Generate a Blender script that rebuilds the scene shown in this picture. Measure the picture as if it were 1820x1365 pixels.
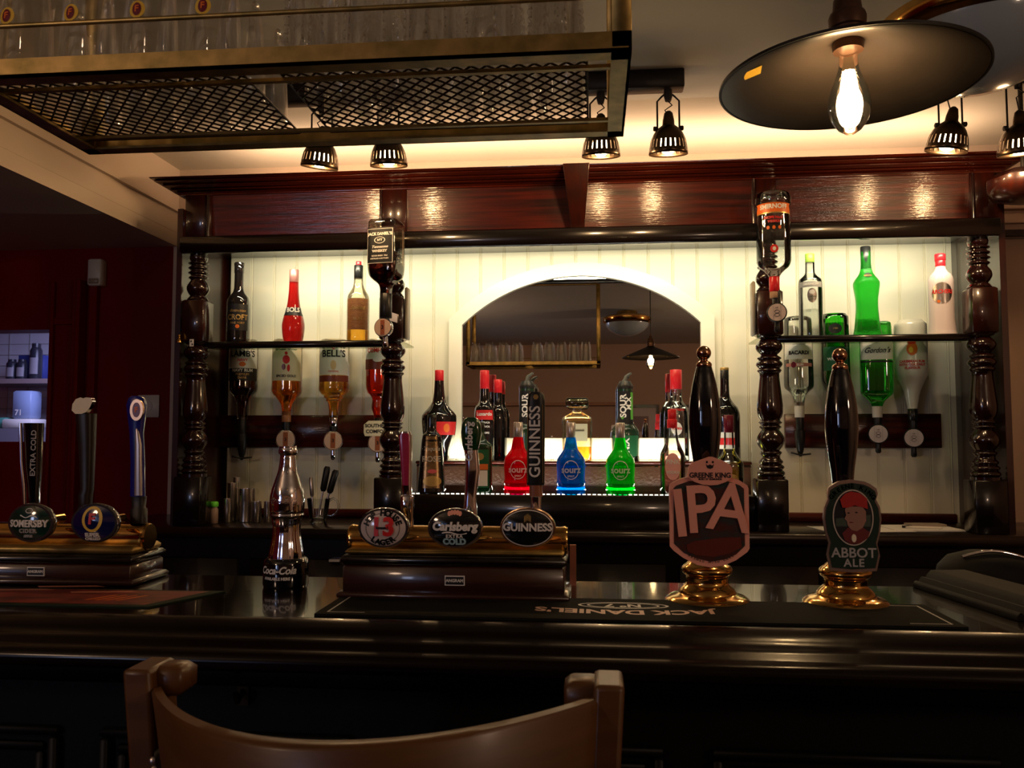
import bpy, math, random
from mathutils import Vector, Matrix
random.seed(7)
PI = math.pi
for o in list(bpy.data.objects): bpy.data.objects.remove(o)
SC = bpy.context.scene
COL = SC.collection

# ------------------------------------------------------------------ camera
EYE = 1.33
W_, H_, F_ = 1820.0, 1365.0, 1500.0
YAW, PITCH, ROLL = math.radians(5.5), math.radians(3.6), math.radians(0.0)
cam_data = bpy.data.cameras.new('camera')
cam = bpy.data.objects.new('camera', cam_data); COL.objects.link(cam)
cam.location = (0, 0, EYE)
cam_data.sensor_fit = 'HORIZONTAL'; cam_data.sensor_width = 36.0
cam_data.lens = 36.0 * F_ / W_
cam_data.clip_start = 0.02
cam.rotation_euler = (math.radians(90) + PITCH, ROLL, YAW)
cam_data.dof.use_dof = True
cam_data.dof.focus_distance = 2.3
cam_data.dof.aperture_fstop = 18.0
SC.camera = cam
_M = cam.rotation_euler.to_matrix()
def ray(px, py):
    return _M @ Vector(((px - W_/2)/F_, (H_/2 - py)/F_, -1.0))
def P(px, py, Y):
    d = ray(px, py); t = Y / d.y
    return Vector((d.x*t, Y, EYE + d.z*t))
def PZ(px, py, z):
    d = ray(px, py); t = (z - EYE)/d.z
    return Vector((d.x*t, d.y*t, z))
def S(px, py, Y):
    return (P(px, py, Y) - P(px, py+1, Y)).z

# ------------------------------------------------------------------ world, exposure
SC.view_settings.view_transform = 'Standard'
try: SC.view_settings.look = 'None'
except Exception: pass
SC.view_settings.gamma = 1.0
SC.view_settings.exposure = 0.0
SC.view_settings.use_curve_mapping = False
SC.cycles.max_bounces = 14
SC.cycles.transparent_max_bounces = 40
SC.cycles.transmission_bounces = 12
SC.cycles.glossy_bounces = 6
SC.cycles.sample_clamp_indirect = 4.0
SC.cycles.caustics_refractive = False
SC.cycles.caustics_reflective = False
SC.cycles.use_denoising = True
world = bpy.data.worlds.new('world'); SC.world = world; world.use_nodes = True
world.node_tree.nodes['Background'].inputs[0].default_value = (0.35, 0.4, 0.6, 1)
world.node_tree.nodes['Background'].inputs[1].default_value = 0.004

def point_light(name, loc, power, color, radius=0.02):
    l = bpy.data.lights.new(name, 'POINT'); l.energy = power; l.color = color; l.shadow_soft_size = radius
    o = bpy.data.objects.new(name, l); COL.objects.link(o); o.location = loc; return o
def area_light(name, loc, direction, sx, sy, power, color, spread=180):
    l = bpy.data.lights.new(name, 'AREA'); l.shape = 'RECTANGLE'; l.size = sx; l.size_y = sy
    l.energy = power; l.color = color; l.spread = math.radians(spread)
    o = bpy.data.objects.new(name, l); COL.objects.link(o); o.location = loc
    o.rotation_euler = Vector(direction).to_track_quat('-Z', 'Y').to_euler(); return o
WARM = (1.0, 0.60, 0.27)
LEDW = (1.0, 0.90, 0.62)
# LED strip behind the pelmet of the back bar, washing the panelling (one per bay)
Z_BEAM = P(1000, 440, 3.2).z
for nm, xa, xb, pw in (('strip_light_left', -1.42, -0.80, 2.3), ('strip_light_centre', -0.70, 0.62, 4.3), ('strip_light_right', 0.72, 1.40, 2.3)):
    area_light(nm, ((xa+xb)/2, 3.168, Z_BEAM+0.016), (0, 1, -0.45), xb-xa, 0.010, pw, LEDW, 135)
# added unseen strip on the cabinet top, brightening the wall above the cornice
Z_TOP = P(1015, 291, 3.05).z
area_light('cornice_fill_light', (0.0, 3.33, Z_TOP+0.008), (0, 0.25, 1), 2.9, 0.03, 15.0, (1.0, 0.62, 0.36))
# LED strips of the bottle steps
area_light('step_light', (-0.05, 3.30, P(1000, 876, 3.22).z+0.008), (0, -0.1, 1), 1.25, 0.02, 3.5, (1.0, 0.97, 0.85))
# dusk daylight from the window of the room behind the camera
area_light('window_daylight', (-2.9, -2.9, 1.75), (0.5, 1, 0.0), 0.45, 0.7, 8.0, (0.62, 0.70, 1.0))
# kitchen beyond the hatch
area_light('kitchen_light', (-2.75, 4.5, 2.1), (0, 0.3, -1), 0.9, 0.6, 26.0, (0.50, 0.52, 1.0))
# unseen warm fill added on the customers' side to brighten the bar front
point_light('room_fill_light', (2.0, -0.6, 1.95), 24.0, (1.0, 0.68, 0.46), 0.12)
point_light('room_fill_light', (-1.75, -0.5, 1.95), 15.0, (1.0, 0.66, 0.44), 0.12)

# ------------------------------------------------------------------ materials
def _n(nt, t, **kw):
    n = nt.nodes.new(t)
    for k, v in kw.items():
        if k in n.inputs: n.inputs[k].default_value = v
        else: setattr(n, k, v)
    return n
MATS = {}
def pbr(name, col, rough=0.5, metal=0.0, coat=0.0, coat_rough=0.03, trans=0.0, ior=1.45, emis=None, estr=0.0,
        noise=None, bump=None, spec=None, alpha=None, sss=0.0):
    """noise=(scale_xyz, amount, second colour), bump=(scale_xyz, strength)"""
    if name in MATS: return MATS[name]
    m = bpy.data.materials.new(name); m.use_nodes = True; nt = m.node_tree
    b = nt.nodes['Principled BSDF']
    c = tuple(col) + (1,) if len(col) == 3 else col
    b.inputs['Base Color'].default_value = c
    b.inputs['Roughness'].default_value = rough
    b.inputs['Metallic'].default_value = metal
    b.inputs['IOR'].default_value = ior
    b.inputs['Coat Weight'].default_value = coat
    b.inputs['Coat Roughness'].default_value = coat_rough
    b.inputs['Transmission Weight'].default_value = trans
    if sss: b.inputs['Subsurface Weight'].default_value = sss; b.inputs['Subsurface Radius'].default_value = (.02,.02,.02)
    if spec is not None: b.inputs['Specular IOR Level'].default_value = spec
    if emis is not None:
        b.inputs['Emission Color'].default_value = tuple(emis)+(1,); b.inputs['Emission Strength'].default_value = estr
    tc = None
    if noise or bump: tc = _n(nt, 'ShaderNodeTexCoord')
    if noise:
        mp = _n(nt, 'ShaderNodeMapping'); mp.inputs['Scale'].default_value = noise[0]
        nz = _n(nt, 'ShaderNodeTexNoise'); nz.inputs['Scale'].default_value = 1.0; nz.inputs['Detail'].default_value = 5
        rp = _n(nt, 'ShaderNodeMapRange'); rp.inputs['From Min'].default_value = 0.35; rp.inputs['From Max'].default_value = 0.65
        rp.inputs['To Max'].default_value = noise[1]
        mx = _n(nt, 'ShaderNodeMixRGB'); mx.inputs['Color1'].default_value = c; mx.inputs['Color2'].default_value = tuple(noise[2])+(1,)
        nt.links.new(tc.outputs['Object'], mp.inputs[0]); nt.links.new(mp.outputs[0], nz.inputs['Vector'])
        nt.links.new(nz.outputs[0], rp.inputs[0]); nt.links.new(rp.outputs[0], mx.inputs['Fac'])
        nt.links.new(mx.outputs[0], b.inputs['Base Color'])
    if bump:
        mp = _n(nt, 'ShaderNodeMapping'); mp.inputs['Scale'].default_value = bump[0]
        nz = _n(nt, 'ShaderNodeTexNoise'); nz.inputs['Scale'].default_value = 1.0; nz.inputs['Detail'].default_value = 4
        bp = _n(nt, 'ShaderNodeBump'); bp.inputs['Strength'].default_value = bump[1]; bp.inputs['Distance'].default_value = 0.002
        nt.links.new(tc.outputs['Object'], mp.inputs[0]); nt.links.new(mp.outputs[0], nz.inputs['Vector'])
        nt.links.new(nz.outputs[0], bp.inputs['Height']); nt.links.new(bp.outputs[0], b.inputs['Normal'])
        if coat: nt.links.new(bp.outputs[0], b.inputs['Coat Normal'])
    MATS[name] = m; return m
def clear_glass(name, tint=(1,1,1), refl=1.0):
    """thin glass: tinted see-through with fresnel reflection"""
    if name in MATS: return MATS[name]
    m = bpy.data.materials.new(name); m.use_nodes = True; nt = m.node_tree
    nt.nodes.clear()
    out = _n(nt, 'ShaderNodeOutputMaterial'); mix = _n(nt, 'ShaderNodeMixShader')
    tr = _n(nt, 'ShaderNodeBsdfTransparent'); tr.inputs[0].default_value = tuple(tint)+(1,)
    gl = _n(nt, 'ShaderNodeBsdfGlossy'); gl.inputs['Roughness'].default_value = 0.03; gl.inputs[0].default_value = (1,1,1,1)
    fr = _n(nt, 'ShaderNodeLayerWeight'); fr.inputs[0].default_value = 0.35
    mu = _n(nt, 'ShaderNodeMath', operation='MULTIPLY'); mu.inputs[1].default_value = refl
    ad = _n(nt, 'ShaderNodeMath', operation='ADD'); ad.inputs[1].default_value = 0.04
    nt.links.new(fr.outputs['Fresnel'], mu.inputs[0]); nt.links.new(mu.outputs[0], ad.inputs[0])
    nt.links.new(ad.outputs[0], mix.inputs[0]); nt.links.new(tr.outputs[0], mix.inputs[1]); nt.links.new(gl.outputs[0], mix.inputs[2])
    nt.links.new(mix.outputs[0], out.inputs[0]); MATS[name] = m; return m
def emit(name, col, s):
    if name in MATS: return MATS[name]
    m = bpy.data.materials.new(name); m.use_nodes = True; nt = m.node_tree; nt.nodes.clear()
    out = _n(nt, 'ShaderNodeOutputMaterial'); e = _n(nt, 'ShaderNodeEmission')
    e.inputs[0].default_value = tuple(col)+(1,); e.inputs[1].default_value = s
    nt.links.new(e.outputs[0], out.inputs[0]); MATS[name] = m; return m

WOOD = pbr('mahogany', (0.085, 0.009, 0.003), 0.36, coat=0.6, coat_rough=0.035, spec=.3,
           noise=((3, 8, 60), 1.0, (0.022, 0.004, 0.002)), bump=((14, 14, 260), 0.30))
WOODV = pbr('mahogany_upright', (0.034, 0.005, 0.002), 0.3, coat=0.8, coat_rough=0.06,
            noise=((60, 30, 4), 1.0, (0.018, 0.004, 0.003)))
TURNED = pbr('mahogany_turned', (0.018, 0.004, 0.003), 0.18, coat=1.0, coat_rough=0.04, noise=((40, 40, 6), 1.0, (0.012, 0.003, 0.003)))
BLACKWOOD = pbr('black_wood', (0.006, 0.0035, 0.003), 0.25, coat=0.5, coat_rough=0.08)
BARTOP = pbr('bar_top_wood', (0.006, 0.002, 0.001), 0.14, coat=0.6, coat_rough=0.015, spec=.4, noise=((4, 60, 30), 1.0, (0.003, 0.001, 0.0007)), bump=((10, 120, 40), 0.02))
NOSE = pbr('bar_edge_wood', (0.006, 0.002, 0.001), 0.22, coat=0.12, coat_rough=0.03, spec=.25, noise=((4, 60, 30), 1.0, (0.003, 0.001, 0.0007)), bump=((20, 200, 80), 0.035))
BARFRONT = pbr('bar_front_paint', (0.002, 0.0026, 0.0026), 0.5, spec=.25, noise=((5, 5, 5), 0.5, (0.0015, 0.002, 0.002)))
COUNTERW = pbr('back_counter_wood', (0.016, 0.008, 0.006), 0.3, coat=0.5, coat_rough=0.12, noise=((5, 60, 30), 1.0, (0.008, 0.004, 0.003)))
CHAIRW = pbr('chair_wood', (0.115, 0.045, 0.011), 0.42, coat=0.15, coat_rough=0.2, noise=((8, 8, 60), 1.0, (0.08, 0.029, 0.007)))
LEATHER = pbr('dark_leather', (0.012, 0.012, 0.016), 0.35, bump=((300, 300, 300), 0.3))
PUMPBOX = pbr('pump_box_wood', (0.045, 0.012, 0.006), 0.3, coat=0.6, coat_rough=0.08, noise=((5, 20, 50), 1.0, (0.025, 0.007, 0.004)))
BRASS = pbr('polished_brass', (0.78, 0.46, 0.14), 0.13, 1.0, noise=((25, 25, 25), 0.6, (0.55, 0.30, 0.08)))
BRASSOLD = pbr('aged_brass', (0.50, 0.33, 0.11), 0.42, 0.85, noise=((30, 30, 30), 1.0, (0.28, 0.20, 0.06)), bump=((60, 60, 60), 0.1))
BRONZE = pbr('dark_bronze', (0.10, 0.065, 0.04), 0.28, 1.0)
CHROME = pbr('chrome', (0.92, 0.90, 0.96), 0.06, 1.0)
STEEL = pbr('brushed_steel', (0.68, 0.60, 0.54), 0.28, 1.0, bump=((400, 400, 3), 0.05))
COPPER = pbr('copper_plate', (0.95, 0.42, 0.30), 0.40, 0.10, noise=((20, 20, 20), 0.5, (0.84, 0.35, 0.25)))
BLKGLOSS = pbr('gloss_black', (0.003, 0.003, 0.005), 0.08, coat=1.0, coat_rough=0.02)
BLKPLAST = pbr('black_plastic', (0.010, 0.010, 0.011), 0.35)
IRON = pbr('dark_iron', (0.018, 0.015, 0.014), 0.45, 0.3)
SHADEOUT = pbr('lamp_shade_dark', (0.016, 0.013, 0.012), 0.45, 0.4)
SHADEIN = pbr('lamp_shade_inner', (0.060, 0.045, 0.036), 0.38, 0.35, noise=((9, 9, 9), 0.5, (0.035, 0.026, 0.02)))
CREAM = pbr('cream_paint', (0.80, 0.76, 0.62), 0.42, noise=((2, 2, 2), 0.3, (0.76, 0.72, 0.58)))
MOULD = pbr('cream_moulding', (0.84, 0.80, 0.68), 0.35)
ARTEX = pbr('artex_plaster', (0.62, 0.50, 0.40), 0.75, bump=((14, 14, 14), 1.0), noise=((6, 6, 6), 0.3, (0.55, 0.45, 0.36)))
CEIL = pbr('ceiling_plaster', (0.60, 0.58, 0.50), 0.8, bump=((12, 12, 12), 1.0), noise=((3, 3, 3), 0.4, (0.54, 0.52, 0.45)))
BEAMP = pbr('beam_plaster', (0.66, 0.55, 0.45), 0.7, noise=((4, 4, 4), 0.3, (0.6, 0.5, 0.4)))
REDW = pbr('red_wall_paint', (0.19, 0.004, 0.002), 0.5, spec=.15, noise=((3, 3, 3), 0.5, (0.13, 0.003, 0.0015)))
PEACH = pbr('peach_wall_paint', (0.62, 0.42, 0.30), 0.6, noise=((3, 3, 3), 0.4, (0.56, 0.38, 0.27)))
TILE = pbr('white_tile', (0.62, 0.62, 0.66), 0.25, noise=((2, 2, 12), 0.3, (0.5, 0.5, 0.55)))
FLOORM = pbr('floor_boards', (0.05, 0.025, 0.012), 0.5, noise=((20, 2, 2), 0.8, (0.03, 0.015, 0.008)))
CARPET = pbr('carpet_red', (0.06, 0.012, 0.010), 0.9, noise=((60, 60, 60), 0.8, (0.03, 0.008, 0.008)))
WHITEP = pbr('white_plastic', (0.75, 0.70, 0.62), 0.4)
PAPER = pbr('paper', (0.8, 0.78, 0.76), 0.7)
RUBBER = pbr('rubber_mat', (0.010, 0.010, 0.008), 0.9, spec=.12)
RUBBERED = pbr('printed_towel', (0.26, 0.025, 0.014), 0.5, noise=((14, 30, 5), 1.0, (0.07, 0.008, 0.008)))
PRINTW = pbr('print_white', (0.80, 0.76, 0.70), 0.5)
PRINTG = pbr('print_grey', (0.40, 0.38, 0.36), 0.5)
PRINTK = pbr('print_black', (0.008, 0.008, 0.009), 0.45)
PRINTR = pbr('print_red', (0.62, 0.02, 0.02), 0.45)
PRINTO = pbr('print_orange', (0.75, 0.16, 0.02), 0.45)
PRINTY = pbr('print_yellow', (0.80, 0.50, 0.05), 0.45)
PRINTT = pbr('print_gold', (0.55, 0.36, 0.12), 0.35, 0.6)
PRINTN = pbr('print_green', (0.01, 0.10, 0.035), 0.4)
PRINTB = pbr('print_blue', (0.010, 0.015, 0.14), 0.3, coat=0.6)
LABELW = pbr('label_paper', (0.78, 0.74, 0.66), 0.5)
LABELC = pbr('label_cream', (0.80, 0.70, 0.48), 0.5)
LABELB = pbr('label_brown', (0.36, 0.15, 0.05), 0.5, noise=((60, 60, 200), 0.8, (0.22, 0.08, 0.03)))
GLASS = clear_glass('clear_glass', (0.96, 0.98, 0.97))
PINT = clear_glass('pint_glass', (0.975, 0.975, 0.965), 0.55)
GREENG = clear_glass('green_glass', (0.10, 0.62, 0.10))
AMBERG = clear_glass('warm_glass', (0.98, 0.94, 0.84), .8)
def liquid(name, c, rough=0.02): return pbr(name, c, rough, trans=1.0, ior=1.33)
def tinted(name, c): return clear_glass(name, c, .35)
L_RUM = liquid('dark_rum', (0.10, 0.012, 0.006)); L_AMB = tinted('amber_spirit', (0.97, 0.60, 0.20))
L_GOLD = tinted('gold_spirit', (0.98, 0.74, 0.26)); L_RED = liquid('red_liqueur', (0.62, 0.02, 0.015))
L_ORR = tinted('orange_red_liqueur', (0.85, 0.16, 0.05)); L_CLR = tinted('clear_spirit', (0.97, 0.99, 0.97))
L_GRN = liquid('green_liqueur', (0.02, 0.55, 0.03)); L_GIN = tinted('green_bottle_spirit', (0.12, 0.78, 0.15))
L_YEL = tinted('yellow_liqueur', (0.85, 0.78, 0.25)); L_PNK = tinted('pink_spirit', (0.97, 0.66, 0.62))
MIRROR = pbr('mirror_glass', (0.86, 0.84, 0.82), 0.0, 1.0)

# ------------------------------------------------------------------ object helpers
def tag(o, label=None, cat=None, group=None, kind=None):
    if label: o['label'] = label
    if cat: o['category'] = cat
    if group: o['group'] = group
    if kind: o['kind'] = kind
    return o
def thing(name, label, cat, loc=(0,0,0), rz=0.0, group=None):
    o = bpy.data.objects.new(name, None); COL.objects.link(o); o.empty_display_size = 0.02
    o.location = loc; o.rotation_euler = (0, 0, rz)
    return tag(o, label, cat, group)
def copy_tree(o, parent=None):
    c = o.copy(); COL.objects.link(c)
    if parent is not None: c.parent = parent
    for ch in list(o.children): copy_tree(ch, c)
    return c
_tc = {}
def text_geo(s, size, bold=0.0, font_shear=0.0, ext=0.0, spacing=1.0):
    key = (s, size, bold, font_shear, ext, spacing)
    if key in _tc: return _tc[key]
    cu = bpy.data.curves.new('t', 'FONT'); cu.body = s; cu.size = size; cu.offset = bold; cu.shear = font_shear
    cu.extrude = ext; cu.align_x = 'CENTER'; cu.align_y = 'CENTER'; cu.space_character = spacing; cu.resolution_u = 3
    o = bpy.data.objects.new('t', cu); COL.objects.link(o)
    dg = bpy.context.evaluated_depsgraph_get()
    me = bpy.data.meshes.new_from_object(o.evaluated_get(dg))
    vs = [tuple(v.co) for v in me.vertices]; fs = [tuple(p.vertices) for p in me.polygons]
    bpy.data.objects.remove(o); bpy.data.curves.remove(cu); bpy.data.meshes.remove(me)
    _tc[key] = (vs, fs); return vs, fs
class MB:
    def __init__(s): s.v = []; s.f = []; s.m = []; s.sm = []; s.mats = []
    def mi(s, mat):
        if mat not in s.mats: s.mats.append(mat)
        return s.mats.index(mat)
    def add(s, vs, fs, mat, smooth=True, xf=None):
        b = len(s.v); k = s.mi(mat)
        for v in vs:
            v = Vector(v)
            if xf is not None: v = xf @ v if isinstance(xf, Matrix) else Vector(xf(v))
            s.v.append(tuple(v))
        for f in fs: s.f.append(tuple(b+i for i in f)); s.m.append(k); s.sm.append(smooth)
        return s
    def box(s, x0, x1, y0, y1, z0, z1, mat, xf=None, bev=0.0):
        if bev <= 0:
            vs = [(x, y, z) for z in (z0, z1) for y in (y0, y1) for x in (x0, x1)]
            fs = [(0,2,3,1), (4,5,7,6), (0,1,5,4), (2,6,7,3), (0,4,6,2), (1,3,7,5)]
            return s.add(vs, fs, mat, False, xf)
        b = min(bev, (x1-x0)/2.01, (y1-y0)/2.01, (z1-z0)/2.01)
        pr = [(z0, b), (z0+b, 0), (z1-b, 0), (z1, b)]
        vs = []; fs = []
        for z, i in pr:
            c = max(b*0.6, 1e-5)
            xa, xb, ya, yb = x0+i, x1-i, y0+i, y1-i
            vs += [(xa+c, ya, z), (xb-c, ya, z), (xb, ya+c, z), (xb, yb-c, z), (xb-c, yb, z), (xa+c, yb, z), (xa, yb-c, z), (xa, ya+c, z)]
        for r in range(3):
            for k in range(8):
                a, c2 = r*8+k, r*8+(k+1) % 8
                fs.append((a, c2, c2+8, a+8))
        fs.append(tuple(range(7, -1, -1))); fs.append(tuple(range(24, 32)))
        return s.add(vs, fs, mat, False, xf)
    def lathe(s, prof, mat, seg=32, n=2.0, sx=1.0, sy=1.0, a0=None, a1=None, cx=0, cy=0, cap=True, xf=None, smooth=True, skip=None):
        """prof [(z, r)]; n>2 squares the section"""
        full = a0 is None
        A0, A1 = (0, 2*PI) if full else (a0, a1)
        cnt = seg if full else seg+1
        vs = []; fs = []
        for z, r in prof:
            for k in range(cnt):
                a = A0 + (A1-A0)*k/seg
                c, q = math.cos(a), math.sin(a)
                rr = r / ((abs(c)**n + abs(q)**n)**(1.0/n)) if n != 2.0 else r
                vs.append((cx + rr*c*sx, cy + rr*q*sy, z))
        for i in range(len(prof)-1):
            for k in range(seg):
                if skip and skip(i, k): continue
                k2 = (k+1) % cnt
                fs.append((i*cnt+k, i*cnt+k2, (i+1)*cnt+k2, (i+1)*cnt+k))
        if cap and full:
            if prof[0][1] > 1e-5: fs.append(tuple(range(cnt-1, -1, -1)))
            if prof[-1][1] > 1e-5: fs.append(tuple((len(prof)-1)*cnt+k for k in range(cnt)))
        if prof[0][0] > prof[-1][0]: fs = [tuple(reversed(f)) for f in fs]
        return s.add(vs, fs, mat, smooth, xf)
    def tube(s, pts, r, mat, seg=10, closed=False, xf=None):
        pts = [Vector(p) for p in pts]; n = len(pts); vs = []; fs = []
        rs = r if isinstance(r, (list, tuple)) else [r]*n
        up = None
        for i, p in enumerate(pts):
            if closed: t = (pts[(i+1) % n]-pts[i-1])
            else: t = pts[min(i+1, n-1)]-pts[max(i-1, 0)]
            t.normalize()
            if up is None:
                up = Vector((0, 0, 1)) if abs(t.z) < 0.9 else Vector((0, 1, 0))
            u = (up - t*up.dot(t)).normalized(); w = t.cross(u); up = u
            for k in range(seg):
                a = 2*PI*k/seg; vs.append(tuple(p + (u*math.cos(a)+w*math.sin(a))*rs[i]))
        rng = n if closed else n-1
        for i in range(rng):
            j = (i+1) % n
            for k in range(seg):
                k2 = (k+1) % seg; fs.append((i*seg+k, i*seg+k2, j*seg+k2, j*seg+k))
        if not closed: fs.append(tuple(range(seg-1, -1, -1))); fs.append(tuple((n-1)*seg+k for k in range(seg)))
        return s.add(vs, fs, mat, True, xf)
    def prism(s, pts, y0, y1, mat, xf=None, mat_side=None):
        """outline [(x, z)] extruded from y0 (front) to y1"""
        n = len(pts); vs = [(x, y0, z) for x, z in pts] + [(x, y1, z) for x, z in pts]
        s.add(vs, [tuple(range(n)), tuple(range(2*n-1, n-1, -1))], mat, False, xf)
        s.add(vs, [(i, i+n, (i+1) % n+n, (i+1) % n) for i in range(n)], mat_side or mat, False, xf)
        return s
    def extrude_x(s, prof, x0, x1, mat, xf=None, x0b=None, smooth=False):
        """profile [(y, z)] run along x"""
        n = len(prof); vs = [(x0, y, z) for y, z in prof] + [(x1, y, z) for y, z in prof]
        fs = [tuple(range(n-1, -1, -1)), tuple(range(n, 2*n))] + [(i, (i+1) % n, (i+1) % n+n, i+n) for i in range(n)]
        return s.add(vs, fs, mat, smooth, xf)
    def ball(s, c, r, mat, seg=20, rings=12, xf=None):
        rx, ry, rz = r if isinstance(r, (tuple, list)) else (r, r, r)
        prof = [(-math.cos(PI*i/rings), max(math.sin(PI*i/rings), 1e-6)) for i in range(rings+1)]
        return s.lathe(prof, mat, seg, cap=False, xf=lambda v: (lambda w: xf @ w if xf is not None else w)(Vector((c[0]+v.x*rx, c[1]+v.y*ry, c[2]+v.z*rz))))
    def text(s, st, size, pos, mat, bold=0.0, shear=0.0, ext=0.0003, rot=0.0, warp=None, spacing=1.0, xs=1.0):
        """upright text facing -Y; warp(x, z)->Vector for curved supports; rot about the facing axis"""
        vs, fs = text_geo(st, size, bold, shear, ext, spacing)
        if warp is not None and hasattr(warp, 'fit') and rot == 0.0:
            hw_ = max(abs(v[0]) for v in vs)*xs; lim = warp.fit(pos[2])
            if hw_ > lim: k_ = lim/hw_; vs = [(v[0]*k_, v[1]*k_**.5, v[2]) for v in vs]
        cr, sr = math.cos(rot), math.sin(rot)
        def xf(v):
            x, z = v.x*xs, v.y
            x, z = x*cr - z*sr, x*sr + z*cr
            if warp:
                p = warp(x+pos[0], z+pos[2]); return (p[0], p[1]-v.z, p[2])
            return (x+pos[0], pos[1]-v.z, z+pos[2])
        return s.add(vs, fs, mat, False, xf)
    def build(s, name, parent=None, bevel=None, solid=None, sharp=True):
        me = bpy.data.meshes.new(name); me.from_pydata(s.v, [], s.f)
        for m in s.mats: me.materials.append(m)
        me.polygons.foreach_set('material_index', s.m); me.polygons.foreach_set('use_smooth', s.sm)
        me.update()
        if sharp:
            try: me.set_sharp_from_angle(angle=math.radians(50))
            except Exception: pass
        o = bpy.data.objects.new(name, me); COL.objects.link(o)
        if parent is not None: o.parent = parent
        if solid:
            md = o.modifiers.new('solid', 'SOLIDIFY'); md.thickness = solid; md.offset = -1
        if bevel:
            md = o.modifiers.new('bevel', 'BEVEL'); md.width = bevel; md.segments = 2; md.limit_method = 'ANGLE'
        return o
def struct(name, mb, **k): return tag(mb.build(name, **k), kind='structure')
def ell(cx, cz, rx, rz, n=48): return [(cx+rx*math.cos(2*PI*i/n), cz+rz*math.sin(2*PI*i/n)) for i in range(n)]
def ring(mb, cx, cz, rx, rz, w, y, mat, n=48, d=0.0008):
    a = ell(cx, cz, rx, rz, n); b = ell(cx, cz, rx-w, rz-w, n)
    vs = [(x, y, z) for x, z in a]+[(x, y-d, z) for x, z in a]+[(x, y-d, z) for x, z in b]+[(x, y, z) for x, z in b]
    fs = []
    for i in range(n):
        j = (i+1) % n
        for k in range(3): fs.append((k*n+i, k*n+j, (k+1)*n+j, (k+1)*n+i))
    mb.add(vs, fs, mat, False)

# ================================================================== ROOM
CEZ = EYE + 1.215
YB = 3.62                                                     # back wall
bx = P(320, 290, YB).x                                        # right face of the dropped beam
zbm = P(303, 432, 3.55).z                                     # underside of the beam
struct('floor', MB().box(-4.2, 3.2, -4.0, 5.6, -0.1, 0.0, FLOORM))
struct('ceiling', MB().box(bx, 3.2, -4.0, YB+0.15, CEZ, CEZ+0.1, CEIL))
xl = P(178, 600, YB).x
struct('ceiling_alcove', MB().box(-4.2, bx-0.001, -4.0, 5.6, zbm, zbm+0.06, BEAMP))
mb = MB(); mb.box(bx-0.12, bx, -4.0, YB+0.15, zbm+0.06, CEZ+0.1, BEAMP)
mb.extrude_x([(0, 0), (0, 0.018), (0.018, 0.018), (0.018, 0)], -4.0, YB-0.01, BEAMP, xf=Matrix(((0,-1,0,bx+0.018),(1,0,0,0),(0,0,1,zbm+0.15),(0,0,0,1))))
struct('trim_beam', mb)
struct('wall_back', MB().box(bx-0.02, 3.2, YB, YB+0.12, 0, CEZ+0.05, ARTEX))
# red wall with the hatch opening at its left
hx0, hz1 = P(0, 585, YB).x-0.9, P(60, 586, YB).z
hx1, hz0 = P(85, 700, YB).x, P(60, 785, YB).z
mb = MB(); mb.box(-4.2, hx0, YB, YB+0.12, 0, zbm, REDW).box(hx1, bx-0.02, YB, YB+0.12, 0, zbm, REDW)
mb.box(hx0, hx1, YB, YB+0.12, 0, hz0, REDW).box(hx0, hx1, YB, YB+0.12, hz1, zbm, REDW)
struct('wall_left_alcove', mb)
# architraves of the hatch / door frame on the red wall
mb = MB()
for px, w, d in ((88, .018, .02), (134, .03, .045), (143, .02, .06), (160, .035, .03)):
    x = P(px, 700, YB).x; mb.box(x, x+w, YB-d, YB, 0, P(150, 500, YB).z, REDW)
mb.box(P(88,700,YB).x, P(150,700,YB).x, YB-.012, YB, hz1+0.02, hz1+0.05, REDW)
struct('trim_1', mb, bevel=0.004)
struct('wall_left', MB().box(-4.3, -4.2, -4.0, 5.6, 0, CEZ, REDW))
struct('wall_right', MB().box(3.2, 3.3, -4.0, 5.6, 0, CEZ, PEACH))
struct('wall_rear', MB().box(-4.2, 3.2, -4.1, -4.0, 0, CEZ+.1, PEACH))
struct('wall_kitchen', MB().box(-4.2, -1.5, 5.5, 5.6, 0, zbm, TILE))
struct('wall_kitchen_side', MB().box(-1.6, -1.5, YB+.12, 5.5, 0, zbm, TILE))
# tile joints of the kitchen wall
mb = MB()
for k in range(16): mb.box(-4.2, -1.6, 5.492, 5.499, 1.0+k*0.075, 1.003+k*0.075, PRINTG)
for k in range(18):
    mb.box(-4.2+k*0.15, -4.197+k*0.15, 5.492, 5.499, 1.0, 2.1, PRINTG)
struct('trim_kitchen', mb)
# right part of the back wall: peach paint below, moulded trims
rx0 = P(1792, 600, YB).x
struct('wall_back_right', MB().box(rx0-.12, 3.2, YB-.02, YB-0.001, 0, P(1790, 300, YB).z, PEACH))
mb = MB()
for py, h, d in ((372, .012, .035), (388, .03, .02), (418, .022, .05)):
    z = P(1800, py, YB).z; mb.box(rx0-.1, 3.2, YB-.02-d, YB-.02, z-h, z+h*.4, PEACH if py != 418 else WOODV)
struct('trim_2', mb, bevel=0.004)
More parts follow.
